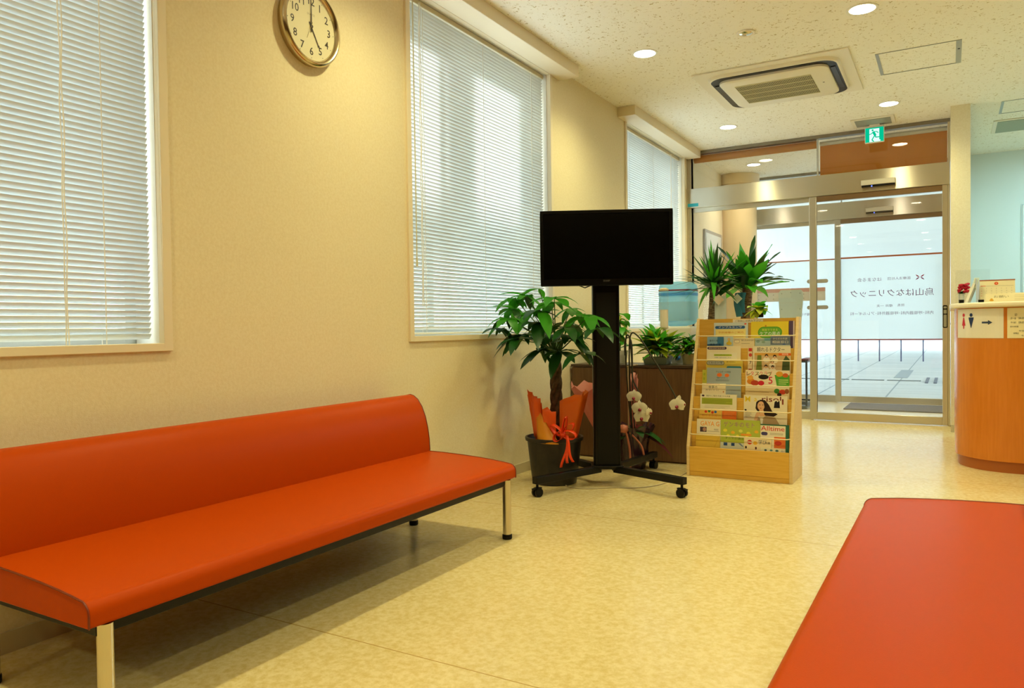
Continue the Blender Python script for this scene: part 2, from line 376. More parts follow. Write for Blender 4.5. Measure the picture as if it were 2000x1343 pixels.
BL = ['white venetian blind in the left window, slats nearly closed', 'white venetian blind in the middle window behind the television', 'white venetian blind in the far window beside the entrance']
def blind(i, y0, y1, z0, tilt):
    a, b = y0 + .046, y1 - .046; zt = WTOP - .038
    t = thing('venetian_blind', BL[i], 'blind', (-.055, (a + b) / 2, z0), group='venetian blinds in the windows')
    X = -.058
    mb = MB(); mb.box(X - .018, a, zt - .028, X + .018, b, zt); mb.build('headrail', mat('blind_rail', '#d9cfae', .4), t, bevel=.002)
    p = .0217; n = int((zt - .04 - (z0 + .055)) / p); th = rad(tilt)
    mb = MB(); W = .0125
    for k in range(n + 1):
        zc = zt - .042 - k * p
        prof = []
        for q in (-1, -.4, .4, 1):
            u = q * W; h = .0016 * (1 - q * q)
            # room-side edge up, the crown of the slat faces the room's lower side
            prof.append((X + u * cos(th) + h * sin(th), zc + u * sin(th) - h * cos(th)))
        for j in range(3):
            mb.poly([(prof[j][0], a, prof[j][1]), (prof[j][0], b, prof[j][1]), (prof[j + 1][0], b, prof[j + 1][1]), (prof[j + 1][0], a, prof[j + 1][1])])
    mb.build('slats', M_slat, t, smooth=60)
    zb = zt - .042 - (n + 1) * p - .004
    mb = MB(); mb.box(X - .013, a, zb - .012, X + .013, b, zb); mb.build('bottom_rail', mat('blind_bottom', '#f4f4f0', .35), t, bevel=.003)
    L = b - a
    for yy in (a + .18, (a + b) / 2, b - .18):
        mb = MB()
        for xx in (X - .0135, X + .0135): mb.box(xx - .0008, yy - .0015, zb, xx + .0008, yy + .0015, zt - .02)
        mb.build('ladder_cord', mat('white_cord', '#f2f0ea', .7), t)
    mb = MB(); mb.cyl((X + .03, a + .075, z0 + .47), (X + .03, a + .07, zt - .02), .0035, seg=8); mb.cyl((X + .03, a + .075, z0 + .42), (X + .03, a + .075, z0 + .47), .006, seg=8)
    mb.build('tilt_wand', mat('wand_plastic', '#d8cfa8', .3), t)
    yc = (a + .13) if i == 1 else b - .33
    mb = MB()
    zl = z0 + .03 if i == 0 else z0 + .2
    mb.tube([(X + .026 + .002 * sin(k), yc + .002 * cos(k * 1.3), zt - .02 - (zt - .02 - zl) * k / 30) for k in range(31)], .0022, 6)
    mb.tube([(X + .03 + .002 * cos(k), yc + .006 + .002 * sin(k * 1.1), zt - .02 - (zt - .02 - zl) * k / 30) for k in range(31)], .0022, 6)
    mb.build('pull_cord', MATS['white_cord'], t)
for i, (a, b, z) in enumerate(WIN): blind(i, a, b, z, (52, 46, 26)[i])
# pelmets boxed in at the ceiling above each window
for i, (a, b, z) in enumerate(WIN):
    y1 = min(b + .14, DY - .06); mb = MB()
    mb.box(0, a - .16, 2.878, .165, y1, CEIL)
    tag(mb.build('pelmet', M_cream, bevel=.003), ['cream boxed pelmet above the left window', 'cream boxed pelmet above the middle window', 'cream boxed pelmet above the far window by the entrance'][i], 'pelmet', 'boxed pelmets above the windows')

# ---------------------------------------------------------------- ceiling lamps and fittings
def emitter(name, col, st):
    m = bpy.data.materials.new(name); m.use_nodes = True; n = m.node_tree.nodes; n.clear()
    e = n.new('ShaderNodeEmission'); o = n.new('ShaderNodeOutputMaterial'); e.inputs[0].default_value = tuple(col) + (1,); e.inputs[1].default_value = st
    m.node_tree.links.new(e.outputs[0], o.inputs[0]); return m
M_lampw = emitter('warm_lamp', (1, .92, .66), 26.); M_lampv = emitter('vestibule_lamp', (1, .95, .82), 9.)
M_lampc = emitter('cool_tube', LAMP_COOL, 40.)
def spot(t, x, y, z, col, watt):
    ld = bpy.data.lights.new('downlight_spot', 'SPOT'); ld.energy = watt; ld.color = col; ld.spot_size = rad(146); ld.spot_blend = 1.0; ld.shadow_soft_size = .06
    lo = bpy.data.objects.new('lamp_light', ld); COL.objects.link(lo); lo.parent = t; lo.location = (0, 0, -.012)
def downlight(x, y, label, m=M_lampw, z=CEIL):
    t = thing('downlight', label, 'ceiling light', (x, y, z), group='round recessed downlights')
    mb = MB(); mb.lathe([(.076, -.001), (.092, -.001), (.092, -.005), (.086, -.007), (.076, -.004)], (x, y, z), 32, False, False)
    mb.build('trim_ring', M_white, t, smooth=40)
    mb = MB(); mb.disc(frame((x, y, z - .003), (1, 0, 0), (0, -1, 0)), 0, 0, .076, seg=32); mb.build('lamp', m, t)
    spot(t, x, y, z, LAMP_WARM if m == M_lampw else (1, .9, .7), LAMP_WATT if m == M_lampw else 60.)
DLAB = {(.676, 5.2): 'lit round downlight near the middle window pelmet', (2.10, 5.2): 'lit round downlight at the top edge of the view, nearest of them',
        (.676, 7.55): 'lit round downlight near the far window pelmet', (2.10, 7.55): 'lit round downlight in front of the exit sign'}
for y in (-1.85, .5, 2.85, 5.2, 7.55):
    for x in (.676, 2.10):
        downlight(x, y, DLAB.get((x, y), 'lit round downlight out of view above %s' % ('the first bench' if x < 1 else 'the second bench')))
for y in (.5, 2.85, 5.2): downlight(3.52, y, 'lit round downlight out of view on the right of the second bench')
downlight(.50, 9.48, 'lit round downlight in the vestibule beyond the transom glass', M_lampv); downlight(2.0, 9.48, 'lit round downlight in the vestibule behind the brown roller blind', M_lampv)
# emergency lamp
t = thing('emergency_light', 'small chrome-rimmed emergency light between two downlights', 'ceiling light', (1.39, 5.2, CEIL))
mb = MB(); mb.lathe([(.035, -.001), (.062, -.001), (.062, -.006), (.055, -.010), (.035, -.004)], (1.39, 5.2, CEIL), 28, False, False); mb.build('rim', M_acwhite, t, smooth=40)
mb = MB(); mb.lathe([(.045, -.006), (.036, -.012), (.02, -.016), (.001, -.017)], (1.39, 5.2, CEIL), 20, False, True); mb.build('reflector', M_chrome, t, smooth=50)
# ceiling cassette air conditioner
AX, AY = 1.385, 6.395
t = thing('air_conditioner', 'white ceiling cassette air conditioner with black slot and grille', 'air conditioner', (AX, AY, CEIL))
Mc = frame((AX, AY, CEIL), (1, 0, 0), (0, -1, 0))      # local z points down
def rrect(hx, hy, r, n=8):
    pts = []
    for cx, cy, a0 in ((hx - r, -hy + r, -90), (hx - r, hy - r, 0), (-hx + r, hy - r, 90), (-hx + r, -hy + r, 180)):
        pts += [(cx + r * cos(rad(a0 + 90 * k / n)), cy + r * sin(rad(a0 + 90 * k / n))) for k in range(n + 1)]
    return pts
mb = MB(); mb.prism([(-.565, -.55), (.565, -.55), (.565, .55), (-.565, .55)], Mc, .001, .012); mb.build('ceiling_panel', M_acwhite, t, bevel=.003)
mb = MB()
mb.rings([[Mc @ V((x, y, z)) for x, y in rrect(hx, hx - .01, r)] for hx, r, z in ((.485, .13, .012), (.475, .125, .03), (.465, .12, .034), (.44, .10, .034), (.43, .10, .016))], False, False)
mb.build('outer_rim', M_acwhite, t, smooth=35)
mb = MB(); mb.rings([[Mc @ V((x, y, z)) for x, y in rrect(hx, hx - .01, r)] for hx, r, z in ((.464, .12, .0345), (.392, .085, .0345))], False, False); mb.build('air_slot', M_blackgloss, t)
mb = MB(); mb.rings([[Mc @ V((x, y, z)) for x, y in rrect(hx, hx - .01, r)] for hx, r, z in ((.405, .09, .0135), (.405, .09, .05), (.393, .085, .058))], False, True); mb.build('centre_panel', M_acwhite, t, smooth=35)
mb = MB(); mb.rect(Mc, -.30, -.25, .27, .25, .0586); mb.build('grille_opening', M_dark, t)
mb = MB(); g0, g1, h0, h1 = -.30, .27, -.25, .25
for k in range(46):
    x = g0 + (g1 - g0) * k / 45; mb.mbox(Mc, x - .0013, h0, .0587, x + .0013, h1, .0605)
for k in range(30):
    y = h0 + (h1 - h0) * k / 29; mb.mbox(Mc, g0, y - .0012, .0587, g1, y + .0012, .0602)
for k in range(5):
    y = h0 + (h1 - h0) * k / 4; mb.mbox(Mc, g0, y - .005, .0587, g1, y + .005, .062)
mb.build('intake_grille', mat('grille_cream', '#d9cf9f', .5), t)
mb = MB()
for sx in (-.432, .432): mb.mbox(Mc, sx - .017, -.28, .0346, sx + .017, .28, .040)
for sy in (-.422, .422): mb.mbox(Mc, -.28, sy - .017, .0346, .28, sy + .017, .037)
mb.build('louvre', mat('louvre_dark', '#120f0e', .3), t)
mb = MB(); mb.disc(Mc, .33, 0, .008, off=.0586, mi=0); mb.build('sensor', M_dark, t)
# access hatch
def hatch(x0, y0, x1, y1, label):
    t = thing('access_hatch', label, 'ceiling hatch', ((x0 + x1) / 2, (y0 + y1) / 2, CEIL), group='ceiling access hatches')
    mb = MB(); z0, z1 = CEIL - .004, CEIL - .0005; s = .006
    mb.box(x0, y0, z0, x1, y0 + s, z1); mb.box(x0, y1 - s, z0, x1, y1, z1); mb.box(x0, y0 + s, z0, x0 + .022, y1 - s, z1); mb.box(x1 - .035, y0 + s, z0, x1, y1 - s, z1)
    mb.build('hatch_frame', mat('hatch_alu', '#a9aaa2', .4, .8), t)
    mb = MB(); mb.cyl((x1 - .017, (y0 + y1) / 2 - .08, CEIL - .006), (x1 - .017, (y0 + y1) / 2 - .08, CEIL - .003), .008, seg=12); mb.build('latch', M_dark, t)
hatch(2.10, 6.12, 2.645, 6.655, 'square ceiling access hatch with thin grey frame beside the air conditioner')
hatch(2.97, 8.03, 3.55, 8.49, 'ceiling access hatch with thin grey frame over the reception corner')
# vents
def vent(x0, y0, x1, y1, label, c):
    t = thing('ceiling_vent', label, 'vent', ((x0 + x1) / 2, (y0 + y1) / 2, CEIL))
    mb = MB(); mb.box(x0, y0, CEIL - .012, x1, y1, CEIL - .0005); mb.build('vent_frame', M_acwhite, t, bevel=.004)
    mb = MB(); mb.box(x0 + .035, y0 + .03, CEIL - .016, x1 - .035, y1 - .03, CEIL - .0125); mb.build('vent_plate', mat('vent_' + c.strip('#'), c, .6), t, bevel=.003)
vent(1.74, 7.95, 2.12, 8.26, 'grey square ceiling vent just above the exit sign', '#98988a')
vent(2.94, 8.75, 3.7, 9.3, 'white ceiling vent over the corridor behind reception', '#9aa38e')
# cool fluorescent fixtures out of frame over the reception back area
for x, y, s in ((4.3, 9.2, 'over the back corridor'), (4.6, 6.9, 'over the reception desk')):
    t = thing('fluorescent_fixture', 'cool white fluorescent ceiling fixture out of view ' + s, 'ceiling light', (x, y, CEIL))
    mb = MB(); mb.box(x - .62, y - .17, CEIL - .05, x + .62, y + .17, CEIL - .0005); mb.build('housing', M_white, t, bevel=.004)
    mb = MB(); mb.box(x - .59, y - .14, CEIL - .058, x + .59, y + .14, CEIL - .0505); mb.build('diffuser', M_lampc, t)

# ---------------------------------------------------------------- entrance: two glass walls with sliding doors
def entrance(n, y, z_top_glass, lab):
    t = thing('door_%d' % n, lab, 'door', (1.285, y, 0)); t['kind'] = 'structure'
    H0, H1 = 2.33, 2.543
    mb = MB(); mb.box(.002, y - .06, H0, 2.572, y + .06, H1); mb.build('header', M_steel, t, bevel=.003)
    mb = MB(); mb.box(.002, y - .04, 0, .05, y + .04, H0); mb.box(.002, y - .04, H1, .05, y + .04, CEIL - .035); mb.build('jamb', M_steel, t, bevel=.002)
    mb = MB(); mb.box(2.553, y - .04, 0, 2.574, y + .04, H0); mb.box(2.553, y - .04, H1, 2.574, y + .04, CEIL - .035); mb.build('jamb', M_steel, t, bevel=.002)
    mb = MB(); mb.box(.002, y - .04, CEIL - .035, 2.574, y + .04, CEIL - .001); mb.build('top_track', mat('track_alu', '#8f877a', .35, .8), t, bevel=.002)
    # fixed leaf
    yf = y + .025
    mb = MB(); mb.box(.05, yf - .018, 0, 1.32, yf + .018, .085); mb.box(.05, yf - .018, 2.285, 1.32, yf + .018, H0); mb.build('fixed_rail', M_steel, t, bevel=.002)
    mb = MB(); mb.box(.05, yf - .004, .085, 1.32, yf + .004, 2.285); mb.build('fixed_glass', M_clear, t)
    # sliding leaf
    ys_ = y - .025
    mb = MB(); mb.box(1.30, ys_ - .02, .006, 1.37, ys_ + .02, H0 - .002); mb.build('stile', M_steel, t, bevel=.003)
    mb = MB(); mb.box(2.508, ys_ - .02, .006, 2.553, ys_ + .02, H0 - .002); mb.build('stile', M_steel, t, bevel=.003)
    mb = MB(); mb.box(1.37, ys_ - .02, .006, 2.508, ys_ + .02, .085); mb.build('bottom_rail', M_steel, t, bevel=.003)
    mb = MB(); mb.box(1.37, ys_ - .02, 2.272, 2.508, ys_ + .02, H0 - .002); mb.build('top_rail', mat('bronze_rail', '#8a7052', .3, .9), t, bevel=.003)
    mb = MB(); mb.box(1.37, ys_ - .004, .085, 2.508, ys_ + .004, 2.272); mb.build('sliding_glass', M_clear, t)
    # transom
    mb = MB(); mb.box(.05, y - .004, H1, 1.372, y + .004, CEIL - .035); mb.box(1.386, y - .004, H1, 2.553, y + .004, CEIL - .035); mb.build('transom_glass', M_clear, t)
    mb = MB(); mb.box(1.372, y - .012, H1, 1.386, y + .012, CEIL - .035); mb.build('transom_mullion', M_alu, t)
    mb = MB(); mb.pill(frame((2.531, ys_ - .0225, 1.06), (1, 0, 0), (0, 0, 1)), -.020, -.11, .020, .11, 0, 0, r=.012)
    Ml = frame((2.531, ys_ - .0228, 1.06), (1, 0, 0), (0, 0, 1))
    for q0, q1 in ((.078, .098), (.028, .066), (-.10, .018)): mb.pill(Ml, -.013, q0, .013, q1, .001, 1, r=.005)
    mb.build('lock_plate', [M_black, mat('lock_grey', '#a9a493', .4, .5)], t)
    return t
entrance(1, DY, CEIL, 'inner glass entrance wall with a steel sliding door')
d2 = entrance(2, D2, CEIL, 'outer glass entrance wall with a filmed steel sliding door')
# blue sticker on the inner header, sensors
mb = MB(); Ms = frame((.075, DY - .0605, 2.36), (1, 0, 0), (0, 0, 1)); mb.rect(Ms, -.06, -.018, .06, .018, .0004)
tag(mb.build('header_sticker', paper('#38b4d8')), 'small blue sticker at the left end of the steel door header', 'sticker')
def sensor(x, y, label):
    t = thing('door_sensor', label, 'sensor', (x, y, 2.42), group='door sensors on the headers')
    mb = MB(); mb.box(x - .155, y - .055, 2.385, x + .155, y - .001, 2.437); mb.build('sensor_body', mat('sensor_silver', '#cfc8b8', .35, .3), t, bevel=.006)
    mb = MB(); mb.box(x - .15, y - .05, 2.368, x + .15, y - .002, 2.3845); mb.build('sensor_lens', M_blackgloss, t, bevel=.002)
    mb = MB(); mb.box(x - .062, y - .052, 2.366, x - .052, y - .0505, 2.378); mb.build('indicator', emitter('blue_led%d' % int(y), (.1, .15, 1), 4), t)
sensor(1.955, DY - .06, 'silver door sensor on the inner steel header'); sensor(1.82, D2 - .06, 'silver door sensor on the outer header, seen through the glass')
# roller blinds on the vestibule side of the transom
def roller(x0, x1, drop, label, fab):
    y = DY + .055
    t = thing('roller_blind', label, 'roller blind', ((x0 + x1) / 2, y, CEIL - .06), group='roller blinds behind the transom')
    r = .022 if drop > .2 else .04
    mb = MB(); mb.cyl((x0, y, CEIL - .075), (x1, y, CEIL - .075), r, seg=20); mb.build('roller_tube', fab if drop < .2 else mat('tube_white', '#d8d2c8', .4), t, smooth=40)
    mb = MB(); mb.box(x0, y - .006 + .02, CEIL - .075 - drop, x1, y - .004 + .02, CEIL - .075); mb.build('fabric', fab, t)
    mb = MB(); mb.cyl((x0, y + .015, CEIL - .075 - drop), (x1, y + .015, CEIL - .075 - drop), .008, seg=10); mb.build('hem_bar', fab, t)
M_fab = sheet_mat('brown_blind_fabric', '#e2a24c', .5, 0, .8)
roller(.06, 1.36, .03, 'brown roller blind rolled up above the fixed glass', M_fab)
roller(1.395, 2.55, .33, 'brown roller blind pulled down above the sliding door', M_fab)
# exit sign
EX, EY = 1.935, 8.20
t = thing('exit_sign', 'green and white running-man exit sign hanging by the door', 'sign', (EX, EY, 2.80))
mb = MB(); mb.box(EX - .045, EY - .02, 2.935, EX + .045, EY + .02, CEIL - .0006); mb.box(EX - .085, EY - .016, 2.922, EX + .085, EY + .016, 2.936)
mb.build('mounting_bracket', M_acwhite, t)
mb = MB(); mb.box(EX - .086, EY - .016, 2.772, EX + .086, EY + .016, 2.9215); mb.build('sign_body', M_white, t, bevel=.004)
mb = MB(); Me = frame((EX, EY - .0165, 2.847), (1, 0, 0), (0, 0, 1))
mb.rect(Me, -.081, -.07, .081, .07, .0003, 0); mb.rect(Me, -.045, -.068, .042, .058, .0006, 1)
def stroke(M, pts, wd, off, mi):
    for (ax, ay), (bx, by) in zip(pts, pts[1:]):
        dx, dy = bx - ax, by - ay; L = math.hypot(dx, dy); nx, ny = -dy / L * wd / 2, dx / L * wd / 2
        mb.poly([M @ V(p) for p in ((ax - nx, ay - ny, off), (bx - nx, by - ny, off), (bx + nx, by + ny, off), (ax + nx, ay + ny, off))], mi)
        mb.disc(M, bx, by, wd / 2, off=off, mi=mi, seg=8); mb.disc(M, ax, ay, wd / 2, off=off, mi=mi, seg=8)
mb.disc(Me, -.016, .044, .0095, off=.0009, mi=0)
stroke(Me, [(-.008, .022), (.006, -.004)], .022, .0009, 0); stroke(Me, [(-.012, .026), (-.030, .010), (-.043, .006)], .008, .0009, 0)
stroke(Me, [(-.004, .030), (.020, .028), (.032, .016)], .008, .0009, 0); stroke(Me, [(.004, -.006), (.012, -.026), (.040, -.026)], .010, .0009, 0)
stroke(Me, [(.002, -.008), (-.022, -.048), (-.008, -.064)], .010, .0009, 0)
mb.rect(Me, .042, -.068, .052, -.052, .0007, 1)
mb.build('sign_face', [emitter('exit_green', (.0, .62, .33), .9), emitter('exit_white', (.75, 1, .97), 1.1)], t, smooth='raw')

# ---- film with mirrored lettering on the outer glass
M_ink = mat('purple_ink', '#8a6a8e', .6); M_inkred = mat('red_ink', '#b04a3c', .6); M_logo1 = mat('logo_crimson', '#a3183c', .6); M_logo2 = mat('logo_orange', '#cc5a20', .6); M_greybar = mat('grey_bar_ink', '#b9b2a0', .6); M_pinkbar = mat('pink_bar_ink', '#d6a69a', .6)
FY = D2 - .025 - .0055
mb = MB(); mb.box(1.372, FY - .0008, .809, 2.506, FY + .0005, 1.826)
mb.box(1.372, FY - .001, 1.826, 2.506, FY + .0005, 1.846, 2); mb.box(1.372, FY - .001, .793, 2.506, FY + .0005, .809, 3)
Mf = frame((1.94, FY - .0014, 0), (-1, 0, 0), (0, 0, 1))     # reads correctly from outside, mirrored from inside
def T(txt, size, x, z, mi=1, width=None): mb.text(txt, size, Mf, 1.94 - x, z, 0, mi, width)
T('医療法人社団', .038, 2.03, 1.552, 1, .25); T('はなまる会', .052, 1.70, 1.548, 1, .27)
T('烏山はなクリニック', .098, 1.94, 1.372, 1, .92)
T('院長', .036, 2.05, 1.222, 1, .075); T('櫻井 一夫', .036, 1.87, 1.218, 1, .18)
T('内科･呼吸器内科･呼吸器外科･アレルギー科', .046, 1.94, 1.124, 1, .92)
for sx in (-1, 1):
    for sz, mi in ((1, 4), (-1, 5)):
        cx = 2.257
        q = [(cx + sx * .004, 1.559), (cx + sx * .020, 1.559 + sz * .020), (cx + sx * .047, 1.559 + sz * .034), (cx + sx * .038, 1.559 + sz * .016), (cx + sx * .022, 1.559 + sz * .004)]
        mb.poly([(x, FY - .0015, z) for x, z in q], mi)
tag(mb.build('lettered_film', [M_film, M_ink, mat('film_border_brown', '#b5653a', .6), mat('film_border_pink', '#b56a7a', .6), M_logo1, mat('logo_plum', '#8c2a62', .6)], smooth='raw'), 'white film with mirrored clinic lettering on the outer sliding door', 'window film')
FY2 = D2 + .025 - .0055
mb = MB(); mb.box(.052, FY2 - .0008, .809, 1.30, FY2 + .0005, 1.826); mb.box(.052, FY2 - .001, 1.826, 1.30, FY2 + .0005, 1.842, 2); mb.box(.052, FY2 - .001, .797, 1.30, FY2 + .0005, .809, 3)
Mf = frame((.65, FY2 - .0014, 0), (-1, 0, 0), (0, 0, 1)); Mg = frame((0, FY2 - .0014, 0), (1, 0, 0), (0, 0, 1))
for z in (1.56, 1.22): mb.pill(Mg, .955, z - .024, 1.215, z + .026, .0002, 4)
mb.text('診療時間', .03, Mf, .65 - 1.085, 1.561, .0004, 0); mb.text('休診日', .03, Mf, .65 - 1.085, 1.221, .0004, 0)
mb.rect(Mg, .18, 1.31, 1.18, 1.46, .0001, 6); mb.rect(Mg, .18, 1.43, 1.18, 1.48, .0002, 5)
for k, ch in enumerate('日祝土金木水火月'): mb.text(ch, .032, Mf, .65 - (.25 + .095 * k), 1.455, .0004, 1)
for k in range(8):
    for z in (1.40, 1.345): mb.disc(Mg, .25 + .095 * k, z, .008, off=.0004, mi=4)
mb.text('土曜午後･日曜･祝日', .04, Mf, .65 - .85, 1.13, .0004, 1)
tag(mb.build('lettered_film', [M_film, M_ink, MATS['film_border_brown'], MATS['film_border_pink'], M_greybar, M_pinkbar, mat('table_tint', '#dcd8cc', .6)], smooth='raw'), 'white film with a mirrored opening-hours table on the outer fixed glass', 'window film')

# ---- vestibule contents
t = thing('column', 'round beige column standing in the vestibule corner', 'column', (.12, 10.0, 0)); t['kind'] = 'structure'
cx, cy = .16, 10.10
mb = MB(); mb.lathe([(.235, 0), (.235, CEIL - .13)], (cx, cy, 0), 36); mb.build('shaft', mat('beige_column', '#e6cfa2', .6), t, smooth=50)
mb = MB(); mb.lathe([(.27, CEIL - .13), (.27, CEIL - .002)], (cx, cy, 0), 36); mb.build('cap', MATS['beige_column'], t, smooth=50)
t = thing('reflection_panel', 'grey framed panel for a window reflection, on the vestibule wall behind the yucca', 'notice', (.005, 9.42, 1.85))  # framed panel put in for the reflection of a window
mb = MB(); mb.box(.001, 9.02, 1.49, .025, 9.78, 2.17); mb.build('border', mat('grey_frame', '#a9a39a', .4, .4), t, bevel=.003)
mb = MB(); mb.box(.0255, 9.06, 1.53, .028, 9.74, 2.13); mb.build('sheet', paper('#dcdfdc'), t)
mb = MB(); mb.box(1.49, 9.55, .0005, 2.52, D2 - .12, .012)
tag(mb.build('door_mat', mat('grey_mat', '#8d8a92', .95, bump=(300, 1.), vary=(220, '#6f6c74', .4, .6))), 'grey carpet mat between the two glass doors', 'mat')
t = thing('board_stand', 'pale grey rounded board on a post in the vestibule', 'board', (1.0, 9.12, 0))
Mb = frame((.99, 9.09, 1.12), (1, 0, 0), (0, 0, 1))
mb = MB(); mb.prism([(-.11, -.28), (.10, -.28), (.135, .2), (.13, .255), (.11, .28), (-.11, .28), (-.135, .25), (-.135, .2)], Mb, -.012, 0)
for x, z in ((-.1, .24), (0, .25), (.1, .24), (-.1, .06), (.1, .06)): mb.disc(Mb, x, z, .006, off=.0008, mi=1)
mb.build('panel', [mat('pale_grey_board', '#c3cdcf', .4), mat('rivet', '#8f9698', .4)], t, smooth='raw')
mb = MB(); mb.cyl((.985, 9.11, .02), (.985, 9.11, .86), .02, seg=14); mb.build('post', M_alu, t, smooth=40)
mb = MB(); mb.lathe([(.13, 0), (.13, .015), (.03, .03)], (.985, 9.11, 0), 28); mb.build('base', M_alu, t, smooth=40)
t = thing('umbrella_stand', 'low dark metal umbrella stand behind the fixed entrance glass', 'umbrella stand', (.88, 9.75, 0))
mb = MB()
for x in (.62, 1.10):
    for y in (9.45, 9.95): mb.cyl((x, y, .02), (x, y, .58), .012, seg=10)
for z in (.56, .06):
    for x in (.62, 1.10): mb.bar((x, 9.45, z), (x, 9.95, z), .02, .02)
    for y in (9.45, 9.65, 9.95): mb.bar((.62, y, z), (1.10, y, z), .02, .02)
mb.build('rack_frame', mat('blue_grey_metal', '#4b545f', .4, .4), t)
mb = MB(); mb.box(.61, 9.43, .005, 1.11, 9.97, .035); mb.build('drip_tray', mat('tray', '#59636a', .4), t, bevel=.004)
mb = MB(); mb.box(1.02, 9.46, .571, 1.12, 9.94, .59); mb.build('red_rail_cover', mat('maroon', '#6e1d22', .5), t)

# ---------------------------------------------------------------- outdoors
def paving():
    m = mat('pale_paving', '#e4e6e4', .6)
    nt = m.node_tree; n = nt.nodes; l = nt.links; b = n['Principled BSDF']
    tc = n.new('ShaderNodeTexCoord'); br = n.new('ShaderNodeTexBrick'); br.offset = 0
    br.inputs['Color1'].default_value = lin('#c2c4c4') + (1,); br.inputs['Color2'].default_value = lin('#b8bbbc') + (1,); br.inputs['Mortar'].default_value = lin('#78848c') + (1,)
    br.inputs['Scale'].default_value = 1; br.inputs['Mortar Size'].default_value = .012; br.inputs['Brick Width'].default_value = .9; br.inputs['Row Height'].default_value = .9
    l.new(tc.outputs['Object'], br.inputs['Vector']); l.new(br.outputs['Color'], b.inputs['Base Color']); return m
mb = MB(); mb.box(-40, D2 + .1, -.12, 40, 60, -.02); mb.box(-40, -30, -.12, -.24, D2 + .1, -.02)
struct(mb.build('pavement', paving()), 'pale tiled pavement outside the clinic', 'ground')
mb = MB(); mb.box(-3, D2 + .12, CEIL + .02, 9, 34, CEIL + .15)
struct(mb.build('canopy', mat('white_soffit', '#f4f4f0', .7)), 'white canopy soffit outside the entrance', 'canopy')
for k in range(6):
    x0 = -1.3 + k * .58
    mb = MB(); mb.box(x0, 14.95, -.0195, x0 + .53, 15.05, -.008)
    tag(mb.build('drain_cover', mat('drain_grey', '#59656c', .5)), 'thin grey slot drain strip in the pavement outside', 'drain cover', 'slot drain strips outside')
mb = MB(); mb.box(1.66, 15.75, -.0195, 1.89, 18.35, -.012); tag(mb.build('inspection_cover', mat('cover_grey', '#87929a', .6)), 'grey rectangular inspection cover in the outside pavement', 'cover')
mb = MB()
for k in range(5): mb.box(2.2 + k * .13, 14.5, -.0195, 2.25 + k * .13, 15.9, -.008)
tag(mb.build('drain_grate', mat('grate_dark', '#3c4860', .5)), 'dark barred drain grate outside the sliding door', 'grate')
t = thing('railing', 'thin dark post railing across the pavement outside', 'railing', (2, 22.5, -.02))
for k in range(13):
    x = -2.2 + k * .52; y = 22.4 + .036 * k
    mb = MB(); mb.cyl((x, y, -.02), (x, y, .95), .017, seg=10); mb.build('post', mat('railing_blue', '#3a4468', .4), t)
mb = MB(); mb.bar((-2.3, 22.4, .97), (4.3, 22.85, .97), .05, .05); mb.build('handrail', MATS['railing_blue'], t)
mb = MB(); mb.box(-30, 46, -.02, 30, 48, 9); struct(mb.build('building_front', mat('pale_building', '#a9adb0', .7)), 'pale building across the street beyond the entrance', 'building')
# unseen eave and piers, shaped to mask the sun on the middle blind
mb = MB()
mb.box(-1.95, -6, 3.30, -1.65, 10.2, 3.9)
for y0, y1 in ((-.2, .15), (2.1, 2.5), (3.78, 4.08), (4.66, 5.2), (8.6, 9.0)): mb.box(-1.95, y0, -.02, -1.65, y1, 3.3)
struct(mb.build('sun_mask_piers', mat('beige_render', '#dccfae', .8)), 'unseen beige eave and piers shaped to mask the sun outside the side windows', 'building')
mb = MB(); mb.box(-16, -40, -.02, -15, 3.1, 10.5); mb.box(-16, 3.1, -.02, -15, 4.75, 7.2); mb.box(-16, 4.75, -.02, -15, 70, 10.5); struct(mb.build('sun_mask_building', mat('pale_render', '#dcd6c6', .8)), 'unseen pale building added outside the side windows to shape the sun patch', 'building')  # added building, its low gap lets the sun reach the middle blind

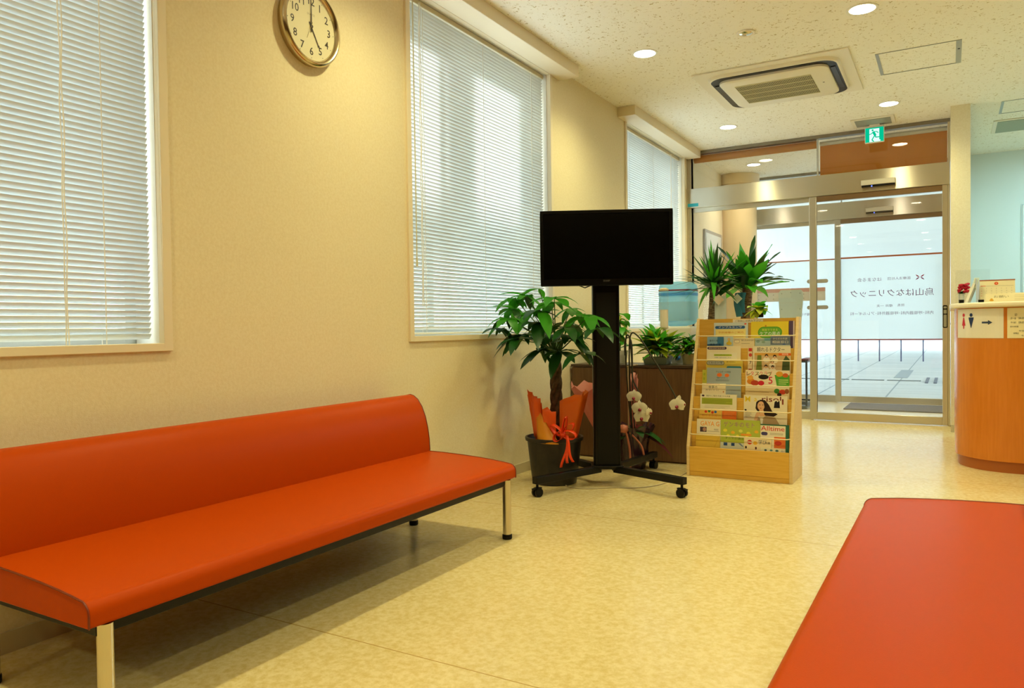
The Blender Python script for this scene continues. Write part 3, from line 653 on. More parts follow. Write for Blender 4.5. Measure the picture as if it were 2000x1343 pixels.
# ---------------------------------------------------------------- benches
def make_bench(label):
    t = thing('bench', label, 'bench', (.46, 2.075, 0), group='orange waiting-room benches')
    L = 1.035; My = frame((0, 0, 0), (1, 0, 0), (0, 0, 1)); b = MB()
    pts = [(-.26, .282), (.302, .282), (.309, .288)]
    pts += [(.309 - .034 + .034 * cos(rad(a)), .316 + .034 * sin(rad(a))) for a in range(0, 91, 15)]
    pts += [(.24, .3545), (.18, .361), (.10, .367), (0, .372), (-.12, .376), (-.26, .377)]
    b.prism(pts, My, -L, L); b.build('seat', M_vinyl, t, smooth=35, local=True, bevel=.004)
    b = MB(); pb = [(-.372, .30), (-.192, .30), (-.190, .38), (-.193, .44), (-.202, .50), (-.216, .555), (-.236, .603), (-.262, .640), (-.288, .658), (-.312, .664), (-.338, .658), (-.360, .640), (-.374, .60), (-.378, .52)]
    pb = [(x - .009, z) for x, z in pb]
    b.prism(pb, My, -L, L); b.build('backrest', M_vinyl, t, smooth=40, local=True, bevel=.003)
    for sgn in (-1, 1):
        b = MB(); b.tube([(x, sgn * (L + .0005), z) for x, z in pts[2:]], .0028, 6); b.tube([(.309, sgn * L, .284), (.309, sgn * L, .316)], .0028, 6)
        b.build('seat_piping', M_vinylpipe, t, smooth=60, local=True)
        b = MB(); b.tube([(x, sgn * (L + .0005), z) for x, z in pb[2:]], .0028, 6); b.build('backrest_piping', M_vinylpipe, t, smooth=60, local=True)
    b = MB(); b.box(.262, -L + .03, .252, .286, L - .03, .2815); b.box(-.30, -L + .03, .252, -.27, L - .03, .2815)
    for y in (-L + .03, 0, L - .054): b.box(-.27, y, .252, .262, y + .024, .2815)
    for y in (-.6, .6): b.box(-.3, y, .282, -.27, y + .03, .5)
    b.build('frame', M_blackmetal, t, local=True, bevel=.002)
    b = MB(); b.box(-.268, -L + .055, .270, .260, -.002, .2812); b.box(-.268, .026, .270, .260, L - .055, .2812); b.build('shade_board', mat('dark_shade_board', '#120f0c', .7), t, local=True)  # dark board added under the seat to deepen the shade below
    for x in (.288, -.27):
        for y in (-L + .052, L - .052):
            b = MB(); b.cyl((x, y, .018), (x, y, .2815), .0205, seg=24); lg = b.build('leg', M_chrome, t, smooth=40, local=True)
            b = MB(); b.lathe([(.021, 0), (.0235, .004), (.0235, .02), (.0215, .024)], (x, y, 0), 24); b.build('foot_cap', M_black, lg, smooth=40, local=True)
    return t
bench = make_bench('orange vinyl bench with chrome legs against the window wall')
dup(bench, (2.590, 2.04, 0), pi - rad(.6), 'orange vinyl bench cropped by the lower right corner of the picture')

# ---------------------------------------------------------------- wall clock
CY, CZ = 2.562, 2.402
t = thing('wall_clock', 'round silver-rimmed wall clock showing five o\'clock', 'clock', (.002, CY, CZ))
Mk = frame((0, CY, CZ), (0, 1, 0), (0, 0, 1))
def kl(prof, seg=56, c0=False, c1=False):
    b = MB(); b.rings([[Mk @ V((r * cos(2 * pi * k / seg), r * sin(2 * pi * k / seg), z)) for k in range(seg)] for r, z in prof], c0, c1); return b
kl([(.150, .001), (.176, .001), (.180, .012), (.181, .030), (.176, .042), (.168, .046), (.160, .043), (.153, .034), (.151, .027)], c0=True).build('rim', mat('clock_silver', '#c4b593', .2, 1.), t, smooth=45)
b = MB(); b.disc(Mk, 0, 0, .152, off=.0275, mi=0, seg=48)
for k in range(1, 13):
    a = pi / 2 - k * pi / 6
    b.text(str(k), .050, Mk, .114 * cos(a), .114 * sin(a), .0281, 1); b.disc(Mk, .143 * cos(a), .143 * sin(a), .0022, off=.0281, mi=1, seg=8)
b.text('QUARTZ', .012, Mk, 0, .055, .0281, 2)
b.build('dial', [mat('clock_dial', '#efe4c4', .5), mat('numeral_brown', '#33241a', .5), mat('faint_brown', '#9b8560', .5)], t, smooth='raw')
def hand(pts, wd, z):
    q = MB(); (ax, ay), (bx, by) = pts; dx, dy = bx - ax, by - ay; L = math.hypot(dx, dy); nx, ny = -dy / L * wd / 2, dx / L * wd / 2
    q.hull8([Mk @ V(p) for p in ((ax - nx, ay - ny, z), (bx - nx * .6, by - ny * .6, z), (bx + nx * .6, by + ny * .6, z), (ax + nx, ay + ny, z), (ax - nx, ay - ny, z + .0012), (bx - nx * .6, by - ny * .6, z + .0012), (bx + nx * .6, by + ny * .6, z + .0012), (ax + nx, ay + ny, z + .0012))])
    return q
hand([(0, -.025), (0, .125)], .006, .031).build('minute_hand', MATS['numeral_brown'], t)
q = hand([(-.011, .019), (.046, -.080)], .007, .029); q.disc(Mk, .045, -.078, .005, off=.0304); q.build('hour_hand', MATS['numeral_brown'], t, smooth='raw')
hand([(.005, .02), (-.032, -.062)], .0018, .033).build('second_hand', MATS['faint_brown'], t)
b = MB(); b.rings([[Mk @ V((r * cos(k * pi / 8), r * sin(k * pi / 8), z)) for k in range(16)] for r, z in ((.007, .0285), (.007, .035), (.004, .036))]); b.build('hub', MATS['numeral_brown'], t)
kl([(.1515, .0385), (.001, .0385)], c1=True).build('glass_cover', M_clear, t)

# ---------------------------------------------------------------- television on its rolling stand
TH = rad(26.5); SX, SY = .673, .4
SO = (.673, 4.444, 0)
t = thing('television_stand', 'black rolling television stand with one column and four caster legs', 'stand', SO, TH)
b = MB(); b.box(-.085, -.054, .098, .085, .06, 1.50); b.build('column', M_blackgloss, t, local=True, bevel=.012)
b = MB(); b.box(-.062, -.057, .13, .062, -.0535, 1.22); b.build('cable_cover', M_black, t, local=True, bevel=.002)
b = MB(); b.box(-.10, -.08, .118, .10, .09, .126); b.build('base_plate', M_blackmetal, t, local=True, bevel=.002)
b = MB(); b.box(-.12, -.085, 1.36, .12, -.055, 1.60); b.build('bracket_plate', M_blackmetal, t, local=True, bevel=.002)
for x, y in ((-.44, -.385), (.414, -.40), (.36, .52), (-.36, .52)):
    b = MB(); d = V((x, y, 0)).normalized(); e = V((x, y, 0)) + d * .015; s0 = V((.05 * (1 if x > 0 else -1), .02 * (1 if y > 0 else -1), 0))
    b.bar((s0.x, s0.y, .098), (e.x, e.y, .098), .042, .042); lg = b.build('leg', M_blackmetal, t, local=True, bevel=.003)
    b = MB(); c = V((x, y, 0)); sd = V((-d.y, d.x, 0)); c = c - d * .006
    for q in (-1, 1): b.cyl(c + sd * q * .006 + V((0, 0, .027)), c + sd * q * .022 + V((0, 0, .027)), .0268, seg=22)
    b.cyl(c + V((0, 0, .045)), c + V((0, 0, .077)), .008, seg=10); b.bar(c + V((0, 0, .052)), c - d * .028 + V((0, 0, .05)), .02, .008); b.bar(c + V((0, 0, .052)), c + d * .034 + V((0, 0, .048)), .024, .006)
    b.build('caster', M_black, lg, smooth=35, local=True)
t = thing('television', 'black flat-screen television switched off on the rolling stand', 'television', SO, TH)
Mt = frame((0, -.159, 1.49), (1, 0, 0), (0, 0, 1))
b = MB(); b.mbox(Mt, -.406, -.232, -.05, .406, .232, -.002); b.build('cabinet', M_black, t, local=True, bevel=.006)
b = MB(); b.rings([[Mt @ V((x * sx, y * sy - .05, z)) for x, y in ((-.25, -.12), (.25, -.12), (.25, .16), (-.25, .16))] for sx, sy, z in ((1, 1, -.05), (.85, .85, -.07), (.8, .8, -.0735))]); b.build('back_cover', M_black, t, local=True)
b = MB(); z = -.002; o0, o1, i0, i1 = -.404, .404, -.387, .387
for x0, y0, x1, y1 in ((-.405, .212, .405, .231), (-.405, -.231, .405, -.192), (-.405, -.192, -.386, .212), (.386, -.192, .405, .212)): b.mbox(Mt, x0, y0, -.002, x1, y1, .006)
b.build('bezel', M_blackgloss, t, local=True, bevel=.0015)
b = MB(); b.mbox(Mt, -.386, -.192, -.002, .386, .212, .001); b.build('screen', mat('dark_screen', '#020202', .25, spec=.15), t, local=True)
b = MB(); b.text('SHARP', .014, Mt, 0, -.205, .0066, 0); b.build('logo', mat('logo_grey', '#6d6a68', .4), t, smooth='raw', local=True)
b = MB(); b.tube([(-.04, -.07, 1.285), (-.13, -.06, 1.25), (-.18, -.05, 1.27), (-.20, -.09, 1.32)], .004, 8); b.build('cable', M_cable, t, local=True, smooth=60)
def cable(pts, label, m=M_greycable, r=.0035):
    P = [V(p) for p in pts]; out = []
    for i in range(len(P) - 1):
        p0, p1, p2, p3 = P[max(i - 1, 0)], P[i], P[i + 1], P[min(i + 2, len(P) - 1)]
        for k in range(6):
            u = k / 6; out.append(.5 * (2 * p1 + (p2 - p0) * u + (2 * p0 - 5 * p1 + 4 * p2 - p3) * u * u + (3 * p1 - p0 - 3 * p2 + p3) * u ** 3))
    out.append(P[-1]); b = MB(); b.tube(out, r, 7); return tag(b.build('power_cable', m, smooth=60), label, 'cable', 'loose cables by the television')
cable([(.30, 4.30 + .35, .004), (.45, 4.28, .004), (.60, 4.22, .004), (.76, 4.33, .004), (.90, 4.40, .004), (1.0, 4.60, .004), (1.02, 5.1, .004)], 'thin beige cable lying on the floor under the television stand')
cable([(.42, 4.86, .004), (.44, 4.86, .09), (.47, 4.85, .17), (.53, 4.84, .19), (.57, 4.82, .15)], 'looped grey cable standing up behind the orange ribbon')

# ---------------------------------------------------------------- money tree in black pot
PX, PY = .352, 4.335
t = thing('potted_money_tree', 'money tree with braided trunk in a black pot beside the television', 'plant', (PX, PY, 0))
b = MB(); b.lathe([(.135, 0), (.142, .006), (.150, .05), (.165, .18), (.175, .275), (.187, .278), (.190, .292), (.187, .300), (.176, .300), (.170, .285), (.160, .255)], (PX, PY, 0), 40)
b.build('pot', mat('black_pot', '#171412', .4, vary=(30, '#221d19', .4, .6)), t, smooth=40)
b = MB(); b.disc(frame((PX, PY, .262), (1, 0, 0), (0, 1, 0)), 0, 0, .162, seg=30); b.build('soil', M_soil, t)
b = MB()
for j in range(4):
    ph = j * pi / 2; b.tube([(PX + .018 + .022 * cos(ph + k * .42), PY + .022 * sin(ph + k * .42), .25 + k * .0245) for k in range(25)], [.0215 - .0002 * k for k in range(25)], 8)
b.build('trunk', M_bark, t, smooth=70)
hubs = [(.185, 4.30, 1.215), (.237, 4.2, 1.202), (.105, 4.25, 1.124), (.12, 4.15, 1.06), (.52, 4.03, 1.176), (.438, 4.15, 1.154), (.716, 4.1, 1.065), (.803, 4.02, .994), (.414, 4.2, .952), (.566, 4.13, .952), (.693, 4.02, .844), (.469, 4.2, .85), (.328, 4.25, .867), (.178, 4.45, 1.002), (.37, 4.50, 1.033), (.331, 4.1, 1.097), (.25, 4.1, .96), (.60, 4.2, 1.07), (.15, 4.2, 1.19), (.30, 4.25, 1.25), (.20, 4.1, 1.12), (.40, 4.05, 1.03), (.62, 4.08, .93), (.28, 4.0, .93), (.50, 4.3, 1.12), (.10, 4.1, 1.0)]
r2 = random.Random(11); lb = MB(); pb = MB()
top = V((PX + .018, PY, .83))
hubs += [(.44, 4.0, 1.10), (.22, 4.0, 1.06), (.60, 4.02, 1.0), (.33, 4.45, .93)]
for h in hubs:
    h = V(h); out = V((h.x - top.x, h.y - top.y, 0)); out.normalize()
    m1 = top.lerp(h, .45) + V((0, 0, .03)); a0 = top + V((r2.uniform(-.02, .02), r2.uniform(-.02, .02), r2.uniform(-.02, .02)))
    pb.tube([a0, m1, h], [.005, .0035, .0025], 6)
    nl = r2.choice([5, 6, 6, 7]); base = math.atan2(out.y, out.x)
    for j in range(nl):
        ang = base + rad(-125 + 250 * j / (nl - 1)) + r2.uniform(-.15, .15); el = r2.uniform(-.4, .35)
        d = V((cos(ang) * cos(el), sin(ang) * cos(el), sin(el)))
        k = 1 - .35 * abs(j - (nl - 1) / 2) / ((nl - 1) / 2)
        L = r2.uniform(.17, .23) * k
        end = h + d * L
        for _ in range(6):
            end = h + d * L; q = WM['television_stand'].inverted() @ end
            if end.x < .03 or (abs(q.x) < .12 and q.y > -.10 and q.y < .12) or (end.z > 1.22 and abs(q.x) < .45 and q.y > -.25): L *= .72
        lb.leaf(h, d, V((0, 0, 1)), L, L * r2.uniform(.33, .42), r2.uniform(.15, .6), 6, .12, 0 if (h.z > 1.04 and r2.random() < .9) else 1)  # higher leaves take the bright green, painting in the window backlight
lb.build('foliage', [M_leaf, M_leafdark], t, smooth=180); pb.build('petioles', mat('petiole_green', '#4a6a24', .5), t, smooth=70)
b = MB(); b.rings([[(PX + .055 + .022 * cos(k * pi / 8), PY - .04, .80 + .022 * sin(k * pi / 8)) for k in range(16)], [(PX + .055 + .022 * cos(k * pi / 8), PY - .0385, .80 + .022 * sin(k * pi / 8)) for k in range(16)]])
b.build('round_tag', mat('wood_tag', '#8a7a5a', .7), t)
# wrapping paper and ribbon
def wrap(b, cx, cy, a0, a1, z0, z1, r0, r1, jag, seed, mi=0, crease=.02):
    rr = random.Random(seed); nu = 14; js = [rr.uniform(-jag, jag) for _ in range(nu + 1)]; cr = [rr.uniform(-crease, crease) for _ in range(nu + 1)]
    def fn(u, v):
        i = round(u * nu); a = rad(a0 + (a1 - a0) * u); r = r0 + (r1 - r0) * v + cr[i] * v; top_ = z1 + js[i] + .05 * (1 - abs(2 * u - 1))
        return (cx + r * cos(a), cy + r * sin(a), z0 + (top_ - z0) * v)
    b.grid(fn, nu, 6, mi)
t2 = thing('wrapping_paper', 'crumpled orange wrapping paper around the money tree trunk', 'wrapping paper', (PX, PY, .27))
b = MB(); wrap(b, PX + .005, PY, 160, 300, .262, .47, .12, .155, .03, 3); wrap(b, PX + .0, PY - .005, 165, 262, .30, .55, .128, .158, .015, 9)
b.build('left_sheet', M_orangepaper, t2, smooth=180, solid=.0012)
b = MB(); wrap(b, PX + .02, PY + .02, -60, 85, .262, .54, .12, .19, .02, 5); b.build('right_sheet', sheet_mat('amber_wrap', '#ee7a1c', .45, 0, .3), t2, smooth=180, solid=.0012)
b = MB()
b.grid(lambda u, v: (PX - .035 + .15 * u - .03 * v, PY - .165 - .02 * sin(pi * u) + .04 * v, .275 + v * (.26 - .24 * u)), 8, 6); b.build('inner_sheet', M_yellowpaper, t2, smooth=180, solid=.0012)
def strip(b, pts, wd, side=(0, 0, 1), mi=0):
    P = [V(p) for p in pts]; n = len(P); sd = V(side).normalized() * wd / 2
    q = [[b.v(p - sd), b.v(p + sd)] for p in P]
    for i in range(n - 1): b.f([q[i][0], q[i + 1][0], q[i + 1][1], q[i][1]], mi)
BX, BY, BZ = .50, 4.185, .345
t3 = thing('ribbon_bow', 'shiny orange ribbon bow tied at the rim of the black pot', 'ribbon', (BX, BY, .30))
b = MB()
for a, L, tz in ((-.25, .095, .012), (.45, .085, .03), (2.7, .09, .01), (1.2, .075, .045), (3.6, .07, -.01)):
    loop = []
    for k in range(15):
        u = 2 * pi * k / 14; rr = L * (1 - cos(u)) / 2; sw = .035 * sin(u)
        loop.append((BX + rr * cos(a) , BY - .02 - .012 * sin(u) - .004, BZ + rr * sin(a) * .8 + sw * .8 + tz * rr / L))
    strip(b, loop, .028, (0.1, 1, .25))
b.build('loops', M_ribbon, t3, smooth=180, solid=.001)
b = MB()
for dx, L in ((-.035, .20), (.01, .17), (.05, .16)):
    strip(b, [(BX + .03 + dx * u * u + .01 * sin(5 * u), BY - .025 - .012 * sin(pi * u), BZ - .01 - L * u) for u in [k / 10 for k in range(11)]], .018, (1, .1, .15))
b.build('tails', M_ribbon, t3, smooth=180, solid=.001)
b = MB(); b.lathe([(.001, -.016), (.014, -.012), (.018, 0), (.014, .012), (.001, .016)], (BX, BY - .022, BZ), 12); b.build('knot', M_ribbon, t3, smooth=80)

# ---------------------------------------------------------------- low cabinet with plants on it
t = thing('low_cabinet', 'low brown laminate cabinet below the far window', 'cabinet', (.5, 5.49, 0))
b = MB(); b.box(.012, 5.33, .0, .995, 5.67, .695); b.build('body', M_walnut, t, bevel=.002)
b = MB(); b.box(.0105, 5.300, .6955, 1.0, 5.675, .716); b.build('top', M_walnutedge, t, bevel=.002)
for k in range(2):
    b = MB(); x0 = .016 + k * .489; b.box(x0, 5.311, .012, x0 + .486, 5.3295, .692); dr = b.build('door', M_walnut, t, bevel=.001)
    b = MB(); b.box(x0 + (.45 if k == 0 else .02), 5.303, .60, x0 + (.466 if k == 0 else .036), 5.3105, .67); b.build('handle', M_walnutedge, dr)
ZC = .7165
def bush(t, cx, cy, z0, n, L, W, el, mi, mats, seed, droop=.5, rx=.05, up=0, shape=0, name='foliage', xmax=99, xmin=.02, ymin=-9):
    rr = random.Random(seed); b = MB()
    for i in range(n):
        a = rr.uniform(0, 2 * pi); e = rad(rr.uniform(*el)); l = rr.uniform(*L)
        d = V((cos(a) * cos(e), sin(a) * cos(e), sin(e)))
        bs = V((cx + rr.uniform(-rx, rx), cy + rr.uniform(-rx, rx) * .5, z0 + rr.uniform(0, up)))
        for _ in range(6):
            en = bs + d * l
            if en.x < xmin or en.x > xmax or en.y < ymin: l *= .75
        b.leaf(bs, d, V((0, 0, 1)), l, l * rr.uniform(*W), droop * rr.uniform(.5, 1.2), 6, .14, rr.choice(mi), shape)
    return b.build(name, mats, t, smooth=180)
t = thing('potted_croton', 'bushy yellow-green potted plant in a low grey planter on the brown cabinet', 'plant', (.66, 5.46, ZC))
b = MB(); b.rings([[(x, y, z) for x, y in ((.66 - w, 5.46 - d), (.66 + w, 5.46 - d), (.66 + w, 5.46 + d), (.66 - w, 5.46 + d))] for w, d, z in ((.085, .055, ZC), (.098, .065, ZC + .055), (.092, .059, ZC + .055), (.088, .056, ZC + .045))]); b.build('planter', mat('grey_planter', '#8d9a8c', .5), t, bevel=.004)
b = MB()
for k in range(7): b.tube([(.60 + .02 * k, 5.46, ZC + .044), (.60 + .022 * k - .01, 5.46, ZC + .13)], .004, 6)
b.build('stems', M_stemdark, t, smooth=60)
bush(t, .66, 5.46, ZC + .07, 130, (.15, .31), (.17, .26), (8, 75), [0, 1, 1, 2, 2], [M_leafdark, M_leaf, M_leafyel], 21, .35, .06, .09)
t = thing('potted_croton', 'smaller yellow-green plant on the brown cabinet next to the magazine rack', 'plant', (.88, 5.52, ZC))
b = MB(); b.lathe([(.045, 0), (.058, .075), (.053, .075), (.05, .06)], (.88, 5.54, ZC), 24); b.build('pot', mat('cream_pot', '#d8cba8', .5), t, smooth=40)
bush(t, .88, 5.54, ZC + .07, 66, (.10, .23), (.18, .28), (5, 75), [0, 1, 2], [M_leafdark, M_leaf, M_leafyel], 5, .45, .04, .06)
t = thing('potted_pothos', 'light green trailing plant half hidden behind the television column', 'plant', (.34, 5.50, ZC))
b = MB(); b.lathe([(.05, 0), (.065, .10), (.06, .10), (.056, .085)], (.34, 5.50, ZC), 24); b.build('pot', M_white, t, smooth=40)
b = MB(); b.tube([(.34, 5.50, ZC + .08), (.345, 5.50, ZC + .25), (.34, 5.50, ZC + .38)], .007, 7); b.build('stem', mat('petiole_green', '#4a6a24'), t, smooth=60)
bush(t, .345, 5.49, ZC + .16, 36, (.08, .13), (.5, .65), (-25, 60), [0, 1, 1], [M_leafyel, M_leaf], 8, .6, .03, .24, name='foliage')

# ---------------------------------------------------------------- orchids in dark cellophane
OX, OY = .625, 5.02
t = thing('potted_orchid', 'white moth orchid in dark purple wrapping behind the television column', 'plant', (OX, OY, 0))
rr = random.Random(4); b = MB(); seg = 30; rings = []
for i, (r, z) in enumerate([(.085, 0), (.095, .05), (.10, .12), (.105, .19), (.125, .25), (.145, .30)]):
    rings.append([(OX + (r + (.012 + .004 * i) * sin(k * 2.4) * .6 + rr.uniform(-.006, .006)) * cos(2 * pi * k / seg), OY + (r + (.012 + .004 * i) * sin(k * 2.4) * .6) * sin(2 * pi * k / seg), z + (rr.uniform(-.02, .02) if i == 5 else 0)) for k in range(seg)])
b.rings(rings, True, False); b.build('wrapped_pot', M_purplewrap, t, smooth=180)
b = MB(); b.disc(frame((OX, OY, .22), (1, 0, 0), (0, 1, 0)), 0, 0, .098); b.build('moss', M_soil, t)
b = MB()
for a, L, e, mi in ((-20, .30, 25, 0), (20, .28, 20, 0), (-60, .26, 30, 0), (60, .24, 35, 0), (120, .2, 25, 0), (-100, .22, 15, 0), (5, .33, 5, 1), (-35, .2, 50, 0), (160, .2, 45, 0), (45, .22, 55, 1)):
    b.leaf((OX, OY, .235), V((cos(rad(a)) * cos(rad(e)), sin(rad(a)) * cos(rad(e)) * .6, sin(rad(e)))), V((0, 0, 1)), L, .085, .55, 7, .1, mi)
b.build('leaves', [M_leafdark, M_leafred], t, smooth=180)
def curve(P, n=8):
    P = [V(p) for p in P]; out = []
    for i in range(len(P) - 1):
        p0, p1, p2, p3 = P[max(i - 1, 0)], P[i], P[i + 1], P[min(i + 2, len(P) - 1)]
        for k in range(n):
            u = k / n; out.append(.5 * (2 * p1 + (p2 - p0) * u + (2 * p0 - 5 * p1 + 4 * p2 - p3) * u * u + (3 * p1 - p0 - 3 * p2 + p3) * u ** 3))
    return out + [P[-1]]
S1 = curve([(OX, OY, .23), (.60, 4.99, .60), (.60, 4.97, .90), (.635, 4.95, .93), (.655, 4.94, .78), (.665, 4.93, .64), (.71, 4.92, .55), (.745, 4.90, .44)])
S2 = curve([(OX, OY, .23), (.615, 5.0, .62), (.63, 4.98, .93), (.70, 4.96, .93), (.80, 4.95, .79), (.90, 4.94, .64), (.985, 4.92, .50), (.995, 4.90, .455)])
b = MB(); b.tube(S1, .0055, 7); b.tube(S2, .0055, 7); b.tube(curve([(OX + .02, OY, .23), (.64, 4.99, .5), (.645, 4.97, .88), (.60, 4.96, .91), (.60, 4.95, .80)]), .004, 7); b.build('flower_stems', M_stemdark, t, smooth=60)
b = MB(); b.tube([(OX - .03, OY, .2), (OX - .03, OY, .72)], .005, 7); b.tube([(OX - .035, OY - .01, .72), (OX + .05, OY - .02, .735)], .004, 7); b.build('support_stake', mat('pale_stake', '#c9b48a', .6), t)
cd = V((1.87, -4.95, .55)).normalized()
def flower(c, sz, yaw, label_part='flower'):
    c = V(c); z = (MX.Rotation(rad(yaw), 3, 'Z') @ cd); x = z.cross(V((0, 0, 1))).normalized() * -1; y = z.cross(x); M = frame(c, x, y if y.z > 0 else -y)
    b = MB()
    def petal(ang, L, W, off):
        n = 7; a = rad(ang); dx, dy = cos(a), sin(a); rows = []
        for i in range(n + 1):
            u = i / n; wd = W * sin(pi * (.12 + .86 * u) ** .9) ** .7 if u < 1 else W * .15
            cx, cy = dx * L * u, dy * L * u; zz = off + .25 * L * u * (1 - u) - .1 * L * u * u
            rows.append([M @ V((cx - dy * wd * s, cy + dx * wd * s, zz - abs(s) * wd * .25)) for s in (-.5, 0, .5)])
        q = [[b.v(p) for p in r] for r in rows]
        for i in range(n):
            for j in (0, 1): b.f([q[i][j], q[i + 1][j], q[i + 1][j + 1], q[i][j + 1]], 0)
    for a in (90, 215, 325): petal(a, sz * .52, sz * .36, 0)
    for a in (8, 172): petal(a, sz * .56, sz * .72, .004)
    fl = b.build('flower', M_petal, t, smooth=180)
    b = MB(); b.lathe([(.001, -.012), (.008, -.008), (.011, .004), (.006, .016), (.001, .02)], (0, 0, 0), 10); b.bm.transform(M @ MX.Translation((0, -sz * .14, .012)) @ MX.Scale(sz / .09, 4)); b.build('lip', M_lip, fl, smooth=80)
for c, sz, yw in (((.69, 4.885, .52), .095, -10), ((.735, 4.87, .445), .098, 5), ((.752, 4.865, .385), .098, -5), ((.80, 4.88, .42), .06, 50), ((.995, 4.885, .475), .10, -15)): flower(c, sz, yw)
b = MB(); b.leaf((1.0, 4.90, .50), (.25, -.2, 1), (0, -1, 0), .05, .03, .1, 4, .1); b.lathe([(.001, -.006), (.006, 0), (.001, .008)], (1.045, 4.89, .478), 8, mi=1); b.build('bud', [M_petal, M_lip], t, smooth=180)
t2 = thing('pink_wrapping', 'large pink wrapping paper cone around the orchid behind the column', 'wrapping paper', (OX, OY, .1))
b = MB(); wrap(b, OX - .10, OY, 140, 262, .14, .56, .11, .33, .04, 13, 0, .02)
wrap(b, OX - .075, OY + .02, 55, 95, .20, .62, .10, .12, .03, 17, 0, .01)
b.build('sheets', M_pinkpaper, t2, smooth=180, solid=.001)
b = MB(); b.lathe([(.001, -.03), (.03, -.02), (.04, 0), (.03, .025), (.001, .035)], (OX - .02, OY - .125, .29), 12)
b.build('bow', mat('salmon_ribbon', '#c97a62', .35), t2, smooth=80)
b = MB(); strip(b, curve([(OX + .0, OY - .13, .28), (OX + .03, OY - .135, .15), (OX + .035, OY - .14, .006)]), .016, (1, 0, 0)); strip(b, curve([(OX + .03, OY - .13, .27), (OX + .11, OY - .12, .18), (OX + .13, OY - .12, .08)]), .014, (1, 0, .2))
b.build('ribbon_tails', MATS['salmon_ribbon'], t2, smooth=180, solid=.001)

# ---------------------------------------------------------------- water server, cup dispenser
WX, WY = .615, 6.12
t = thing('water_server', 'white water server with a blue bottle on top by the far window', 'water server', (WX, WY, 0))
b = MB(); b.box(WX - .15, WY - .16, .02, WX + .15, WY + .16, 1.0); b.build('server_body', M_white, t, bevel=.02, bseg=3)
b = MB(); b.box(WX - .14, WY - .15, 0, WX + .14, WY + .15, .0195); b.build('base', mat('server_grey', '#9aa0a2', .5), t)
b = MB(); b.box(WX - .11, WY - .165, .55, WX + .11, WY - .1605, .80); b.build('tap_recess', mat('recess_grey', '#767c80', .5), t)
for dx, c in ((-.05, '#c23a2a'), (.05, '#2a66c2')):
    b = MB(); b.cyl((WX + dx, WY - .195, .74), (WX + dx, WY - .166, .75), .016, seg=14); b.build('tap', paper(c), t, smooth=40)
def sq(hx, r, z): return [(WX + x, WY + y, z) for x, y in rrect(hx, hx, r, 6)]
b = MB(); b.rings([sq(.06, .05, 1.0005), sq(.12, .06, 1.02), sq(.135, .05, 1.05), sq(.137, .05, 1.31), sq(.13, .05, 1.345), sq(.10, .05, 1.365), sq(.05, .04, 1.37)]); bo = b.build('bottle', M_bottle, t, smooth=50)
def band(z0, z1, c, nm):
    b = MB(); b.rings([[(WX + x, WY + y, z) for x, y in rrect(.1382, .1382, .05, 6)] for z in (z0, z1)], False, False); b.build(nm, c, bo, smooth=50)
band(1.290, 1.301, paper('#7a1f2c'), 'red_band'); band(1.252, 1.276, sheet_mat('blue_label', '#4a9be0', .5, .2, .3), 'blue_band'); band(1.045, 1.20, sheet_mat('label_film', '#d9f2fa', .6, .2, .3), 'label')
t = thing('cup_dispenser', 'clear tube dispenser with a stack of paper cups left of the blue bottle', 'cup dispenser', (.66, 5.62, ZC))
b = MB(); b.lathe([(.055, 0), (.055, .012), (.012, .02), (.012, .27)], (.66, 5.62, ZC), 20); b.build('dispenser_foot', M_white, t, smooth=40)
b = MB(); b.lathe([(.034, .26), (.034, .56)], (.66, 5.62, ZC), 24, False, False); b.build('tube', M_acryl, t, smooth=60)
b = MB(); b.lathe([(.036, .56), (.036, .572), (.02, .58)], (.66, 5.62, ZC), 24); b.build('lid', mat('pale_tan_lid', '#cdbb98', .5), t, smooth=40)
b = MB(); prof = []
for k in range(12): prof += [(.030, .272 + k * .012), (.031, .281 + k * .012)]
b.lathe([(.024, .262)] + prof, (.66, 5.62, ZC), 20); b.build('cups', mat('paper_cups', '#e9d8c2', .7), t, smooth=30)

# ---------------------------------------------------------------- yucca and dracaena behind the rack
def cane(cx, cy, ztop, rt, label, name, n, L, W, el, mats, seed, mi, tagz, kind):
    t = thing(name, label, 'plant', (cx, cy, 0))
    b = MB(); b.lathe([(.10, 0), (.125, .24), (.13, .25), (.118, .25), (.113, .235)], (cx, cy, 0), 30); b.build('pot', mat('brown_pot', '#6b4a33', .5), t, smooth=40)
    b = MB(); b.disc(frame((cx, cy, .236), (1, 0, 0), (0, 1, 0)), 0, 0, .114); b.build('soil', M_soil, t)
    rr = random.Random(seed); b = MB(); n_ = 40
    b.tube([(cx + .012 * sin(k * .2), cy, .236 + (ztop - .236) * k / n_) for k in range(n_ + 1)], [rt * (1 + .06 * (k % 2)) for k in range(n_ + 1)], 14); b.build('trunk', M_barkpale, t, smooth=40)
    b = MB()
    for i in range(n):
        a = i * 2.39996 + rr.uniform(-.2, .2); e = rad(rr.uniform(*el)); l = rr.uniform(*L)
        d = V((cos(a) * cos(e), sin(a) * cos(e), sin(e)))
        while cy + d.y * l > 8.2 or cx + d.x * l < .03: l *= .8
        b.leaf((cx + .012 * sin(8) + d.x * rt, cy + d.y * rt, ztop + .09 * i / n - .03), d, V((0, 0, 1)), l, l * rr.uniform(*W), rr.uniform(.05, .4) * (1.3 - e), 7, .12, rr.choice(mi), kind, .5 if kind == 0 else 0)
    b.build('foliage', mats, t, smooth=180)
    return t
